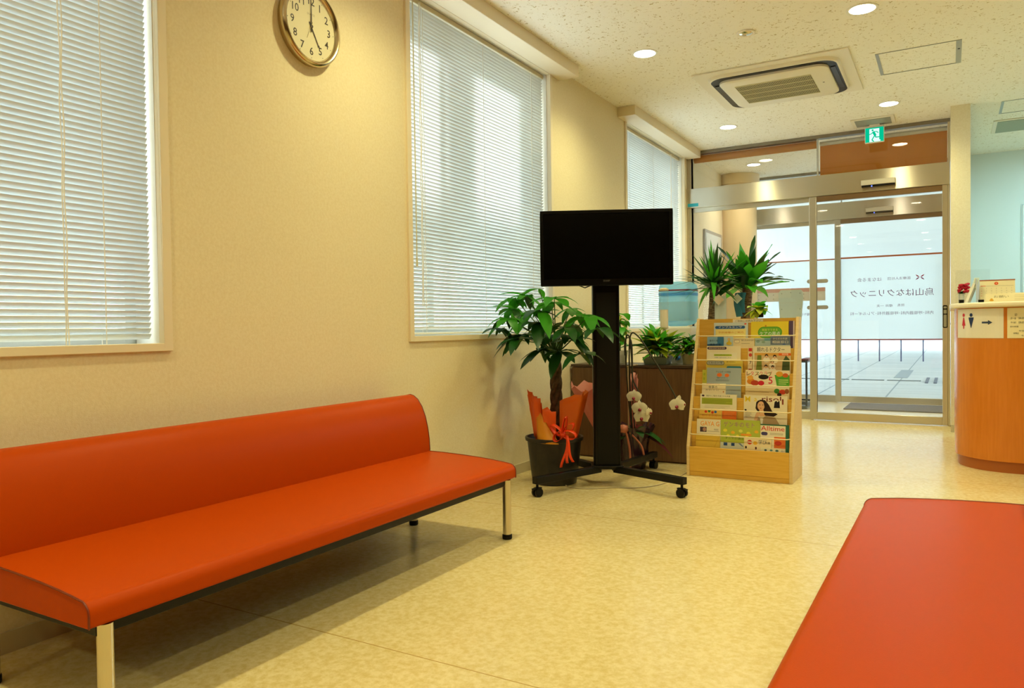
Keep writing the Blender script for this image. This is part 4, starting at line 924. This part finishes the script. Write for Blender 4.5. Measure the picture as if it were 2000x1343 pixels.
t = cane(.955, 5.92, 1.31, .034, 'spiky-leaved yucca with a bare trunk behind the magazine rack', 'yucca', 86, (.23, .34), (.14, .18), (-8, 85), [M_leaf, M_leafdark], 2, [0, 1, 1], 1.2, 1)
Mg2 = frame((1.035, 5.80, 1.20), (1, 0, .95), (-.95, 0, 1)); b = MB(); b.mbox(Mg2, -.03, -.03, 0, .03, .03, .001); b.build('gift_tag', paper('#f0dcc8'), t)
b = MB(); b.mbox(frame((1.04, 5.85, 1.12), (1, 0, 0), (0, 0, 1)), -.05, -.09, 0, .04, .11, .0015); b.build('gift_card', paper('#dfeaf0'), t)
t = cane(1.165, 6.12, 1.30, .036, 'broad-leaved dracaena with a thick trunk right of the yucca', 'dracaena', 52, (.24, .40), (.21, .27), (-4, 80), [M_leafdark, M_leaf], 6, [0, 1, 1], 1.2, 0)
Mg2 = frame((1.13, 5.99, 1.21), (1, 0, .95), (-.95, 0, 1)); b = MB(); b.mbox(Mg2, -.028, -.028, 0, .028, .028, .001); b.build('gift_tag', paper('#dcebf0'), t)
b = MB(); strip(b, curve([(1.12, 6.07, 1.26), (1.11, 6.06, 1.18), (1.13, 6.06, 1.07)]), .05, (1, 0, .1)); strip(b, curve([(1.16, 6.07, 1.26), (1.15, 6.06, 1.19), (1.155, 6.06, 1.1)]), .04, (1, 0, -.1)); b.build('blue_ribbon', mat('blue_ribbon', '#3f8fb4', .3), t, smooth=180, solid=.001)

# ---------------------------------------------------------------- magazine rack
RX0, RX1 = 1.04, 1.717
t = thing('magazine_rack', 'birch magazine rack with six tiers standing behind the television', 'magazine rack', (1.378, 5.12, 0))
side = [(4.935, 0), (4.935, .195), (5.205, 1.052), (5.29, 1.052), (5.29, 0)]
Mx = MX(((0, 0, 1, 0), (1, 0, 0, 0), (0, 1, 0, 0), (0, 0, 0, 1)))
for x0, x1 in ((RX0, RX0 + .02), (RX1 - .02, RX1)):
    b = MB(); b.prism(side, Mx, x0, x1); b.build('side_panel', M_birchside, t, bevel=.002)
A, B = RX0 + .0205, RX1 - .0205
b = MB(); b.box(A, 4.937, .03, B, 4.945, .195); b.box(A, 4.940, 0, B, 4.947, .0295); b.build('front_panel', M_birch, t, bevel=.0015)
ZK = [.195 + .163 * k for k in range(5)]; YK = [4.937 + .051 * k for k in range(5)]
for k in range(1, 5):
    b = MB(); b.box(A, YK[k], ZK[k] - .168, B, YK[k] + .008, ZK[k]); b.build('tier_board', M_birch, t, bevel=.001)
for k in range(5):
    b = MB(); b.box(A, YK[k] + .0085, ZK[k] - .128, B, YK[k] + .0505, ZK[k] - .1205); b.build('pocket_floor', M_birch, t)
    b = MB(); zz = ZK[k] + .083; yy = YK[k] - .002
    b.tube([(A - .005, YK[k] + .03, zz), (A + .015, yy, zz), (B - .015, yy, zz), (B + .005, YK[k] + .03, zz)], .0036, 8); b.build('retaining_wire', mat('cream_wire', '#e6d6ae', .4), t, smooth=50)
b = MB(); b.box(A, 5.196, .60, B, 5.204, 1.046); b.box(A, 5.2045, 1.03, B, 5.288, 1.046); b.box(A, 5.278, .02, B, 5.288, 1.029); b.build('back_panel', M_birch, t)
b = MB(); Mlab = frame((1.39, 5.1955, 1.030), (1, 0, 0), (0, 0, 1)); b.mbox(Mlab, -.10, -.012, -.0003, .10, .012, .0005, 0); b.text('ご自由にお読み下さい', .015, Mlab, 0, 0, .001, 1, .17); b.build('title_strip', [paper('#efe6d2'), paper('#6b5840')], t, smooth='raw')

PAL = {}
def mag(k, x0, x1, h, layer, base, items, name, label, cat):
    """items: ('r',u0,v0,u1,v1,col) boxes, ('d',u,v,ru,rv,col) discs, ('t',text,size,u,v,col[,width]), ('p',...) pills, ('g',pts,col). u right, v down from the top-left corner."""
    th = .004; O = (0, YK[k] + .0235, ZK[k] - .12)
    yd = V((0, .075, 1)).normalized()
    o = V((x0, O[1], O[2])) + yd * h
    M = frame(o, (1, 0, 0), yd); off = .0048 * layer
    b = MB(); cols = [base]; wd = x1 - x0
    b.mbox(M, 0, -h, off - th, wd, 0, off, 0)
    for i, it in enumerate(items):
        c = it[-1] if it[0] != 't' else it[5]
        if c not in cols: cols.append(c)
        mi = cols.index(c); oo = off + .00005 * (i + 1)
        if it[0] == 'r': b.rect(M, it[1], -it[4], it[3], -it[2], oo, mi)
        elif it[0] == 'd': b.disc(M, it[1], -it[2], it[3], it[4], oo, mi, 16)
        elif it[0] == 'p': b.pill(M, it[1], -it[4], it[3], -it[2], oo, mi)
        elif it[0] == 'g': b.poly([M @ V((u, -v, oo)) for u, v in it[1]], mi)
        elif it[0] == 't': b.text(it[1], it[2], M, it[3], -it[4], oo, mi, it[6] if len(it) > 6 else None)
    o = b.build(name, [paper(c) for c in cols], smooth='raw')
    return tag(o, label, cat, 'magazines and leaflets in the birch rack')
def lines(u0, u1, v, n, dv, col='#8a7d68', h=.0022):
    return [('r', u0, v + i * dv, u1 - (.2 * (u1 - u0) if i % 3 == 2 else 0), v + i * dv + h, col) for i in range(n)]
# top tier
mag(4, 1.164, 1.394, .294, 0, '#c9d3d6', [('r', .012, .045, .215, .12, '#f1df8c'), ('p', .008, .022, .21, .042, '#2a5a96'), ('t', 'インフルエンザ', .014, .11, .032, '#f4f4f4', .16), ('d', .212, .010, .008, .005, '#d8442a'), ('t', '予防接種のご案内', .014, .115, .068, '#d98a28', .17), ('r', .03, .09, .20, .098, '#e0b95a'), ('r', .06, .108, .17, .116, '#3a72aa')], 'leaflet', 'pale blue leaflet with a blue banner, top left of the rack', 'leaflet')
mag(4, 1.414, 1.654, .298, 0, '#ecd43a', [('p', .045, .035, .20, .11, '#4f9a2a'), ('p', .05, .04, .195, .105, '#6cb23a'), ('t', '家庭でできる', .016, .122, .057, '#f2ea6a', .10), ('t', 'ケアの原点', .026, .122, .082, '#ffffff', .13), ('r', .09, .024, .10, .036, '#c98a2a')], 'magazine', 'yellow magazine with a green pumpkin-shaped title, top right of the rack', 'magazine')
mag(4, 1.657, 1.692, .300, 0, '#5a4668', [('r', .026, 0, .035, .3, '#d8c8c8')], 'booklet', 'narrow dark purple booklet at the top right end of the rack', 'booklet')
mag(4, 1.120, 1.232, .197, 1, '#8fb8d6', [('r', .07, 0, .112, .2, '#3f7fb8'), ('r', .0, .05, .10, .085, '#2f5f92'), ('t', '長引く咳', .016, .045, .028, '#2a3a5a', .06), ('t', '喘息です', .02, .055, .055, '#16263c', .075)], 'leaflet', 'blue photo leaflet low at the left end of the top tier', 'leaflet')
mag(4, 1.234, 1.296, .198, 1, '#c3d6dc', [('d', .034, .018, .010, .010, '#e6c08a'), ('g', [(.02, .05), (.05, .05), (.036, .02)], '#e6c832'), ('d', .035, .046, .019, .012, '#e0c23a')], 'leaflet', 'pale blue leaflet with a little yellow figure in the top tier', 'leaflet')
mag(4, 1.298, 1.438, .189, 2, '#f0e0b8', [('p', .006, .012, .045, .036, '#b9a9a0'), ('p', .009, .015, .042, .033, '#f0e4c4'), ('t', 'あしたのからだ', .014, .095, .018, '#4a3a30', .08), ('r', .055, .036, .11, .039, '#a89674')], 'card', 'cream card with an oval mark in the middle of the top tier', 'card')
mag(4, 1.441, 1.541, .187, 1, '#b6cdcf', [('r', .06, 0, .1, .018, '#7ab6d0'), ('d', .02, .022, .012, .008, '#8aa8a8'), ('d', .055, .026, .012, .008, '#93b0a4')], 'leaflet', 'pale teal picture leaflet in the top tier under the green title', 'leaflet')
mag(4, 1.543, 1.667, .199, 2, '#6f7f99', [('t', 'からだの不調', .015, .06, .018, '#e8e2d0', .09), ('t', '相談窓口', .02, .062, .040, '#f0eada', .10), ('d', .085, .055, .010, .006, '#3f5f9f'), ('r', 0, .058, .124, .2, '#cfd6c8')], 'leaflet', 'grey-blue leaflet with white writing at the right of the top tier', 'leaflet')
# second tier
mag(3, 1.127, 1.356, .299, 0, '#f3e6c4', [('p', .004, .006, .135, .024, '#4a3356'), ('t', '睡眠時無呼吸症候群', .010, .068, .015, '#f0e0d0', .11), ('r', .02, .045, .205, .13, '#f6eed6'), ('r', .05, .056, .17, .068, '#b8cc3a'), ('t', 'CPAP治療を受ける方へ', .011, .11, .062, '#4a7a2a', .11), ('t', 'お問い合わせはこちら', .009, .11, .080, '#6a7a9a', .11)], 'leaflet', 'cream leaflet with a dark purple title bar, second tier left', 'leaflet')
mag(3, 1.404, 1.432, .297, 0, '#eed9b4', [('r', .004, .012, .026, .034, '#d23a2c'), ('d', .016, .058, .011, .012, '#cf4a38'), ('t', '7', .03, .016, .11, '#3a3038'), ('r', .004, .15, .026, .17, '#b44a30')], 'leaflet', 'narrow red and cream leaflet in the middle of the second tier', 'leaflet')
hm = [('r', .01, .045, .235, .17, '#d8b888'), ('r', .01, .045, .235, .062, '#e2a850'), ('t', '頼れるドクター', .034, .115, .025, '#1d1a18', .175), ('r', .165, .046, .24, .062, '#ee6a24'), ('t', '保存版', .012, .205, .054, '#fff3e0', .04), ('g', [(.02, .17), (.03, .06), (.055, .06), (.06, .17)], '#7a8a3a'), ('g', [(.185, .17), (.19, .10), (.21, .06), (.235, .09), (.235, .17)], '#4a5a34')]
for u, v, s in ((.088, .066, .011), (.140, .070, .011), (.125, .105, .011), (.085, .134, .010), (.128, .138, .010)):
    hm += [('d', u, v + .024, .022, .018, '#f2e6d6'), ('d', u, v - .002, s, s * 1.05, '#241814'), ('d', u, v + .004, s * .75, s * .8, '#e0b48e')]
mag(3, 1.436, 1.675, .298, 0, '#f0e6cc', hm, 'magazine', 'magazine with black Japanese title above a family photo, second tier', 'magazine')
mag(3, 1.124, 1.371, .205, 1, '#e8cf5c', [('p', .004, .008, .125, .036, '#5f6670'), ('p', .008, .011, .121, .033, '#cfcfc0'), ('t', '花粉症対策', .017, .064, .022, '#2a3440', .10), ('t', '鼻の症状に', .011, .17, .014, '#8a6a2a', .06), ('p', .14, .042, .24, .066, '#3f8a9a')], 'leaflet', 'yellow leaflet with a grey outlined title, second tier left below the wire', 'leaflet')
# third tier
mag(2, 1.110, 1.150, .301, 0, '#cdc94a', [('d', .014, .03, .006, .01, '#a8b83a'), ('d', .012, .06, .005, .01, '#a8b83a')], 'leaflet', 'narrow yellow-green leaflet at the left end of the third tier', 'leaflet')
mag(2, 1.142, 1.371, .316, 1, '#a9b6be', [('t', 'アレルギーの検査', .015, .11, .028, '#2c3844', .10), ('d', .085, .048, .017, .013, '#f07a32'), ('d', .135, .050, .015, .012, '#f07a32'), ('t', '検査で分かること', .012, .105, .068, '#4a5660', .075)] + lines(.06, .15, .08, 2, .006, '#6a7680'), 'magazine', 'blue-grey magazine with two orange spots, third tier left', 'magazine')
rec = [('t', 'レタスクラブ', .034, .085, .026, '#e23a48', .165), ('t', 'レ', .034, .018, .026, '#3a8a34'), ('t', 'ス', .034, .075, .026, '#3a8a34'), ('t', 'ブ', .034, .15, .03, '#3a8a34'), ('d', .115, .045, .033, .016, '#2a221c'), ('t', '5', .065, .16, .068, '#d82a4c'), ('g', [(.185, .03), (.277, .03), (.277, .105), (.20, .105)], '#58a836'), ('d', .215, .024, .022, .018, '#e6a83a'), ('d', .252, .032, .018, .014, '#d8642a'), ('d', .035, .075, .026, .02, '#e08a2a'), ('d', .06, .085, .026, .018, '#c4462a'), ('d', .10, .085, .02, .016, '#d82a3c'), ('d', .03, .05, .02, .014, '#eeb04a')] + lines(.21, .27, .06, 3, .013, '#e8f0a0', .004) + [('r', 0, .118, .277, .2, '#ecd6a4'), ('d', .20, .135, .018, .016, '#3f8a34'), ('d', .235, .14, .022, .016, '#d84a30'), ('d', .215, .158, .014, .012, '#3a2a24'), ('d', .262, .135, .014, .016, '#a8643a'), ('r', .02, .142, .15, .146, '#c9a468')]
mag(2, 1.399, 1.676, .305, 0, '#f4e6cc', rec, 'magazine', 'cookery magazine with red and green title and a big pink 5, third tier', 'magazine')
mag(2, 1.111, 1.271, .210, 2, '#f2e6c8', [('r', .03, .004, .12, .008, '#c23a6a'), ('t', '食事の', .020, .075, .026, '#2a2018', .06), ('t', 'かわりに', .012, .07, .045, '#4a4034', .09), ('d', .145, .055, .004, .006, '#d88a3a')], 'leaflet', 'cream leaflet with a short black title, third tier left below the wire', 'leaflet')
# fourth tier
mag(1, 1.109, 1.352, .305, 0, '#f0e8cc', [('r', .01, .026, .215, .068, '#a8b23a'), ('p', .01, .006, .028, .018, '#3a2a4a'), ('t', '健診のご案内 平成二十七年度', .012, .12, .013, '#3c3426', .16)] + lines(.02, .21, .036, 4, .008, '#7f8c2a') + lines(.03, .20, .076, 3, .007, '#cfc9a0'), 'leaflet', 'cream leaflet with a green text block, fourth tier left', 'leaflet')
sk = '#e8b890'; wm = [('t', 'M', .052, .025, .028, '#f2d22e'), ('t', 'a', .045, .075, .026, '#f2d22e'), ('t', 'risol', .050, .175, .024, '#7a2a26', .12), ('r', .185, .03, .235, .075, '#f2ead6'), ('g', [(.195, .04), (.205, .03), (.212, .04), (.225, .03), (.228, .078), (.19, .078)], '#1c1a22'), ('r', .24, .02, .250, .055, '#8a3428'),
      ('g', [(.075, .085), (.08, .045), (.105, .028), (.135, .03), (.16, .06), (.18, .10), (.215, .118), (.19, .135), (.14, .13), (.10, .12)], '#2a1a16'),
      ('d', .110, .068, .023, .030, sk), ('g', [(.10, .09), (.125, .09), (.135, .135), (.10, .135)], sk), ('g', [(.07, .19), (.09, .14), (.115, .155), (.14, .13), (.20, .14), (.23, .19)], '#b49a78'), ('g', [(.065, .16), (.08, .115), (.098, .105), (.10, .125), (.085, .165)], sk), ('d', .103, .062, .004, .0022, '#2a1a16'), ('d', .121, .062, .004, .0022, '#2a1a16'), ('d', .108, .083, .006, .0025, '#b8503a'), ('g', [(.105, .15), (.125, .15), (.12, .19), (.11, .19)], '#f6efe2'), ('g', [(.083, .045), (.105, .036), (.125, .042), (.135, .085), (.14, .05), (.12, .03), (.09, .034)], '#2a1a16'), ('d', .012, .098, .007, .006, '#1c1a22')] + lines(.01, .05, .115, 4, .008, '#a09078')
mag(1, 1.398, 1.671, .306, 0, '#f0e4c8', wm, 'magazine', 'fashion magazine with a dark-haired woman on the cover, fourth tier right', 'magazine')
mag(1, 1.104, 1.257, .204, 1, '#eec25a', [('d', .045, .018, .009, .009, '#d8462c'), ('d', .068, .014, .009, .009, '#4a8a3a'), ('d', .09, .022, .009, .009, '#d8462c'), ('d', .11, .018, .009, .009, '#3a6ab4'), ('t', 'おくすりの', .018, .07, .044, '#e8763a', .10), ('r', .0, .06, .15, .063, '#e0a040')], 'leaflet', 'orange-yellow leaflet with coloured dots, fourth tier left', 'leaflet')
mag(1, 1.259, 1.352, .203, 1, '#f07a2c', lines(.01, .08, .014, 4, .009, '#f8a85a'), 'card', 'plain bright orange card in the fourth tier', 'card')
# bottom tier
mag(0, 1.099, 1.258, .303, 0, '#efe4cc', [('t', 'GAYA G', .044, .088, .030, '#f0982c', .125), ('r', .022, .052, .066, .085, '#4a3a44'), ('d', .052, .068, .012, .013, '#b88a78'), ('t', '世田谷', .014, .13, .068, '#4a4038', .03)] + lines(.07, .15, .078, 1, .006), 'magazine', 'cream magazine with orange capitals, bottom tier left', 'magazine')
gm = [('t', 'ゲンキのモト', .040, .12, .034, '#a86a8a', .20)] + [('d', .03 + .05 * (i % 5), .072 + .012 * (i % 2), .013, .010, ['#e8dc4a', '#f0b83a', '#dfe06a'][i % 3]) for i in range(5)] + [('d', .05 + .06 * i, .105, .010, .009, '#e8dc4a') for i in range(3)] + [('p', .13, .088, .2, .102, '#f0a03a'), ('t', 'すこやか通信', .018, .09, .122, '#4a6a2a', .12), ('r', .0, .15, .17, .2, '#cfd2c8'), ('r', .02, .152, .045, .172, '#2a4a8a'), ('r', .07, .152, .092, .172, '#2a4a8a'), ('g', [(.115, .152), (.13, .152), (.15, .172), (.14, .172)], '#6a7a9a')]
mag(0, 1.260, 1.513, .309, 1, '#b4c04a', gm, 'magazine', 'light green magazine with mauve title in the centre of the bottom tier', 'magazine')
mag(0, 1.514, 1.690, .290, 0, '#2f6a50', [('r', .0, .008, .155, .3, '#f2e8d4'), ('t', 'Alltime', .042, .077, .028, '#d23a2a', .145), ('p', .005, .050, .045, .072, '#4a4478')] + lines(.06, .14, .056, 2, .007) + [('r', .085, .078, .155, .15, '#e8783a'), ('d', .11, .118, .022, .014, '#c43a28')], 'magazine', 'magazine with red English title and green edge, bottom tier right', 'magazine')
mag(0, 1.095, 1.256, .204, 1, '#e2bb48', [('g', [(.125, .08), (.16, .0), (.161, .0), (.128, .08)], '#c99a34')], 'leaflet', 'plain yellow leaflet at the bottom left of the rack', 'leaflet')
mag(0, 1.414, 1.583, .195, 2, '#eedcb8', [('d', .035, .026, .015, .015, '#d83a2c'), ('r', .022, .022, .048, .030, '#f6e8d0'), ('t', '学び', .030, .115, .024, '#3a5a7a', .05), ('d', .07, .03, .014, .012, '#eeb83a'), ('t', '特集', .016, .148, .026, '#3a3028'), ('d', .012, .06, .006, .009, '#3a2a24'), ('d', .075, .062, .006, .009, '#5a2a24')], 'leaflet', 'cream leaflet with a round red mark at the bottom of the rack', 'leaflet')
mag(0, 1.520, 1.648, .139, 3, '#ece6cc', [('d', .03, .014, .008, .007, '#3a5a6a'), ('d', .065, .013, .009, .006, '#5a8a8a'), ('d', .1, .014, .010, .007, '#4a7a7a')], 'card', 'small white card lowest at the right of the bottom tier', 'card')
# pot with bright leaves on the rack top
t = thing('potted_pothos', 'small yellow-green pothos in a black pot on top of the magazine rack', 'plant', (1.455, 5.248, 1.0525))
b = MB(); b.lathe([(.026, 0), (.032, .055), (.029, .055), (.027, .045)], (1.455, 5.248, 1.0525), 20); b.build('pot', M_black, t, smooth=40)
bush(t, 1.455, 5.248, 1.095, 34, (.06, .13), (.4, .55), (-20, 65), [0, 0, 1], [M_leafyel, M_leaf], 3, .5, .015, .02)

# ---------------------------------------------------------------- reception counter
CXc, CYc = 2.953, 6.25
t = thing('reception_counter', 'curved orange wood reception counter with a white top', 'counter', (3.6, 6.9, 0))
def outline(r, x1=4.9, y1=7.6, n=18):
    return [(x1, CYc - r)] + [(CXc + r * cos(rad(a)), CYc + r * sin(rad(a))) for a in [270 - 90 * k / n for k in range(n + 1)]] + [(CXc - r, y1)] + [(CXc - r + .5, y1), (CXc - r + .5, CYc + .25), (x1, CYc + .25)]
b = MB(); b.prism(outline(.330), I4, 0, .075); b.build('plinth', M_counterbase, t, smooth=30)
b = MB(); b.prism(outline(.350), I4, .0755, 1.098); b.build('body', M_counter, t, smooth=30)
b = MB(); b.prism(outline(.385), I4, 1.0985, 1.134); b.build('countertop', M_solidtop, t, smooth=30, bevel=.012, bseg=3)
def arcpt(s, z, r=.3515):
    # s = metres along the front from the left end of the arc (angle 180 deg)
    q = r * pi / 2
    if s <= q:
        a = pi + s / r; return V((CXc + r * cos(a), CYc + r * sin(a), z))
    return V((CXc + s - q, CYc - r, z))
def sign_patch(b, s0, s1, z0, z1, r, mi, n=14):
    b.grid(lambda u, v: arcpt(s0 + (s1 - s0) * u, z0 + (z1 - z0) * v, r), n, 1, mi)
def apoly(b, pts, mi, r=.3530): b.poly([arcpt(s, z, r) for s, z in pts], mi)
def adisc(b, cs, cz, rr_, mi, r=.3530): apoly(b, [(cs + rr_ * cos(k * pi / 9), cz + rr_ * sin(k * pi / 9)) for k in range(18)], mi, r)
def atext(b, tx, size, s, z, mi, width, r=.3530):
    vs, fs = text_geo(tx); sx = width / (max(v.x for v in vs) - min(v.x for v in vs))
    q = [b.v(arcpt(s + v.x * sx, z + v.y * size, r)) for v in vs]
    for f in fs: b.f([q[k] for k in f], mi)
b = MB(); sign_patch(b, .11, .475, .893, 1.092, .3518, 0)
def person_icon(s, female, mi):
    adisc(b, s, 1.050, .0125, mi)
    if female: apoly(b, [(s - .005, 1.034), (s + .005, 1.034), (s + .019, .978), (s + .007, .978), (s + .005, .956), (s - .005, .956), (s - .007, .978), (s - .019, .978)], mi)
    else: apoly(b, [(s - .022, 1.034), (s + .022, 1.034), (s + .020, 1.022), (s + .002, .962), (s - .002, .962), (s - .020, 1.022)], mi)
person_icon(.195, True, 1); person_icon(.265, False, 2)
apoly(b, [(.345, 1.004), (.385, 1.004), (.385, 1.014), (.412, .998), (.385, .982), (.385, .992), (.345, .992)], 3)
tag(b.build('toilet_sign', [paper('#efe8da'), paper('#cc2238'), paper('#1e2f5e'), paper('#3c4a66')], smooth='raw'), 'white toilet sign with red and blue figures and an arrow on the counter', 'sign')
b = MB(); sign_patch(b, .495, .78, .893, 1.092, .3518, 0)
for tx, s, z, sz, wd in (('診', .545, 1.045, .02, .015), ('月～金', .53, 1.022, .014, .03), ('休診', .575, 1.022, .016, .035), ('午前', .53, .995, .013, .03), ('休診', .575, .995, .016, .035), ('受付時間', .535, .968, .012, .045), ('午後', .575, .94, .012, .03), ('保険証', .545, .925, .012, .03), ('お知らせ', .60, .91, .012, .05)): atext(b, tx, sz, s, z, 1, wd)
tag(b.build('notice_sheet', [paper('#f3e6bd'), paper('#6d6a5a')], smooth='raw'), 'cream notice sheet of small writing at the right edge of the counter front', 'notice')
ZT = 1.1345
# items on the counter
t = thing('flower_pot', 'small red flowers in a grey and black pot on the counter', 'flowers', (2.640, 6.13, ZT))
b = MB(); b.lathe([(.016, 0), (.017, .024)], (2.640, 6.13, ZT), 18); b.build('pot_base', M_black, t, smooth=40)
b = MB(); b.lathe([(.017, .0245), (.018, .065), (.014, .066), (.013, .05)], (2.640, 6.13, ZT), 18); b.build('pot', mat('pale_grey_pot', '#c9cfcf', .35), t, smooth=40)
bush(t, 2.640, 6.13, ZT + .06, 14, (.03, .05), (.4, .5), (0, 60), [0], [M_leafdark], 2, .3, .008, .01)
rr = random.Random(3); b = MB()
for k in range(26):
    c = V((2.653 + rr.uniform(-.028, .03), 6.13 + rr.uniform(-.02, .02), ZT + .098 + rr.uniform(-.022, .035)))
    b.lathe([(.001, -.010), (.009, -.006), (.013, .002), (.010, .008), (.003, .010)], c, 9)
b.build('blossoms', sheet_mat('red_petal', '#d0173a', .25, 0, .5), t, smooth=180)
t = thing('acrylic_stand', 'clear acrylic panel standing on the counter behind the flowers', 'acrylic stand', (2.71, 6.29, ZT))
b = MB(); b.box(2.605, 6.285, ZT + .004, 2.815, 6.289, ZT + .24); b.build('panel', M_acryl, t)
b = MB(); b.box(2.62, 6.26, ZT, 2.80, 6.33, ZT + .0035); b.build('foot', M_acryl, t)
t = thing('card_stand', 'white leaning card holder with a small box on the counter', 'card stand', (2.70, 6.12, ZT))
Mcs = frame((2.672, 6.10, ZT), (.25, .9, 0), (.35, 0, 1)); b = MB(); b.mbox(Mcs, -.02, 0, -.008, .05, .14, .008); b.build('left_panel', M_white, t, bevel=.001)
Mcs = frame((2.735, 6.10, ZT), (.25, .9, 0), (-.03, 0, 1)); b = MB(); b.mbox(Mcs, -.02, 0, -.003, .05, .165, .003); b.build('right_panel', mat('blue_grey_card', '#c7ccd6', .5), t, bevel=.001)
b = MB(); b.mbox(frame((2.716, 6.115, ZT + .10), (1, .1, 0), (.25, 0, 1)), -.016, 0, -.02, .012, .075, .02); b.build('leaflet_box', mat('mint_white', '#dfeee6', .5), t, bevel=.001)
Mcal = frame((2.855, 6.135, ZT), (1, 0, 0), (0, .25, 1))
t = thing('desk_calendar', 'desk calendar with a brown top edge and red month number on the counter', 'calendar', (2.855, 6.16, ZT))
b = MB(); b.mbox(Mcal, -.105, .002, -.002, .10, .158, 0, 0)
b.disc(Mcal, -.008, .136, .012, .011, .0005, 1); b.text('4', .014, Mcal, -.008, .136, .0009, 0); b.rect(Mcal, -.10, .117, -.07, .121, .0005, 1); b.rect(Mcal, -.068, .118, .09, .1195, .0005, 2)
for r_ in range(4):
    for c_ in range(7): b.text(str(r_ * 7 + c_ + 1), .009, Mcal, -.095 + c_ * .029, .10 - r_ * .017, .0006, 1 if c_ == 0 else 2)
b.build('page', [paper('#f1e5c0'), paper('#e0562a'), paper('#9a8f78')], t, smooth='raw')
b = MB(); b.mbox(Mcal, -.106, .156, -.003, .101, .163, .002); b.build('top_binding', paper('#a85a36'), t)
b = MB(); Mcal2 = frame((2.855, 6.22, ZT), (1, 0, 0), (0, -.27, 1)); b.mbox(Mcal2, -.105, .002, -.002, .10, .156, 0); b.build('back_support', paper('#d9cda8'), t)
b = MB(); b.box(2.738, 6.055, ZT, 2.772, 6.085, ZT + .02)
tag(b.build('stamp_pad', M_blackgloss, bevel=.002), 'small black box on the counter edge in front of the calendar', 'box')
t = thing('counter_notice', 'cream long notice plate with a small orange figure on the counter', 'notice', (2.92, 6.06, ZT))
Mn = frame((2.90, 6.05, ZT), (1, 0, 0), (0, .2, 1)); b = MB(); b.mbox(Mn, -.118, .002, -.003, .18, .062, 0, 0)
b.text('お願い', .018, Mn, -.03, .037, .0005, 1, .085)
for v in (.045, .034, .02, .012): b.rect(Mn, .045, v, .17, v + .002, .0005, 3)
b.disc(Mn, -.085, .02, .008, .007, .0005, 2); b.disc(Mn, -.085, .013, .013, .006, .0006, 2)
b.build('plate', [paper('#f3e6bd'), paper('#8a805e'), paper('#e2a83a'), paper('#cbbd92')], t, smooth='raw')
b = MB(); b.box(2.782, 6.052, ZT, 3.08, 6.085, ZT + .0025); b.build('foot', M_walnutedge, t)
# corridor sliding door
t = thing('corridor_door', 'pale sliding door on the greenish wall behind the counter', 'door', (3.8, 10.39, 0))
b = MB(); b.box(3.275, 10.392, 0, 3.285, 10.3995, 2.345); b.box(3.285, 10.392, 2.335, 4.3, 10.3995, 2.345); b.build('door_frame', mat('pale_blue_frame', '#cddce0', .4), t)
b = MB(); b.box(3.287, 10.388, .01, 4.28, 10.3995, 2.333); b.build('leaf', mat('pale_door', '#e4eeec', .4), t)
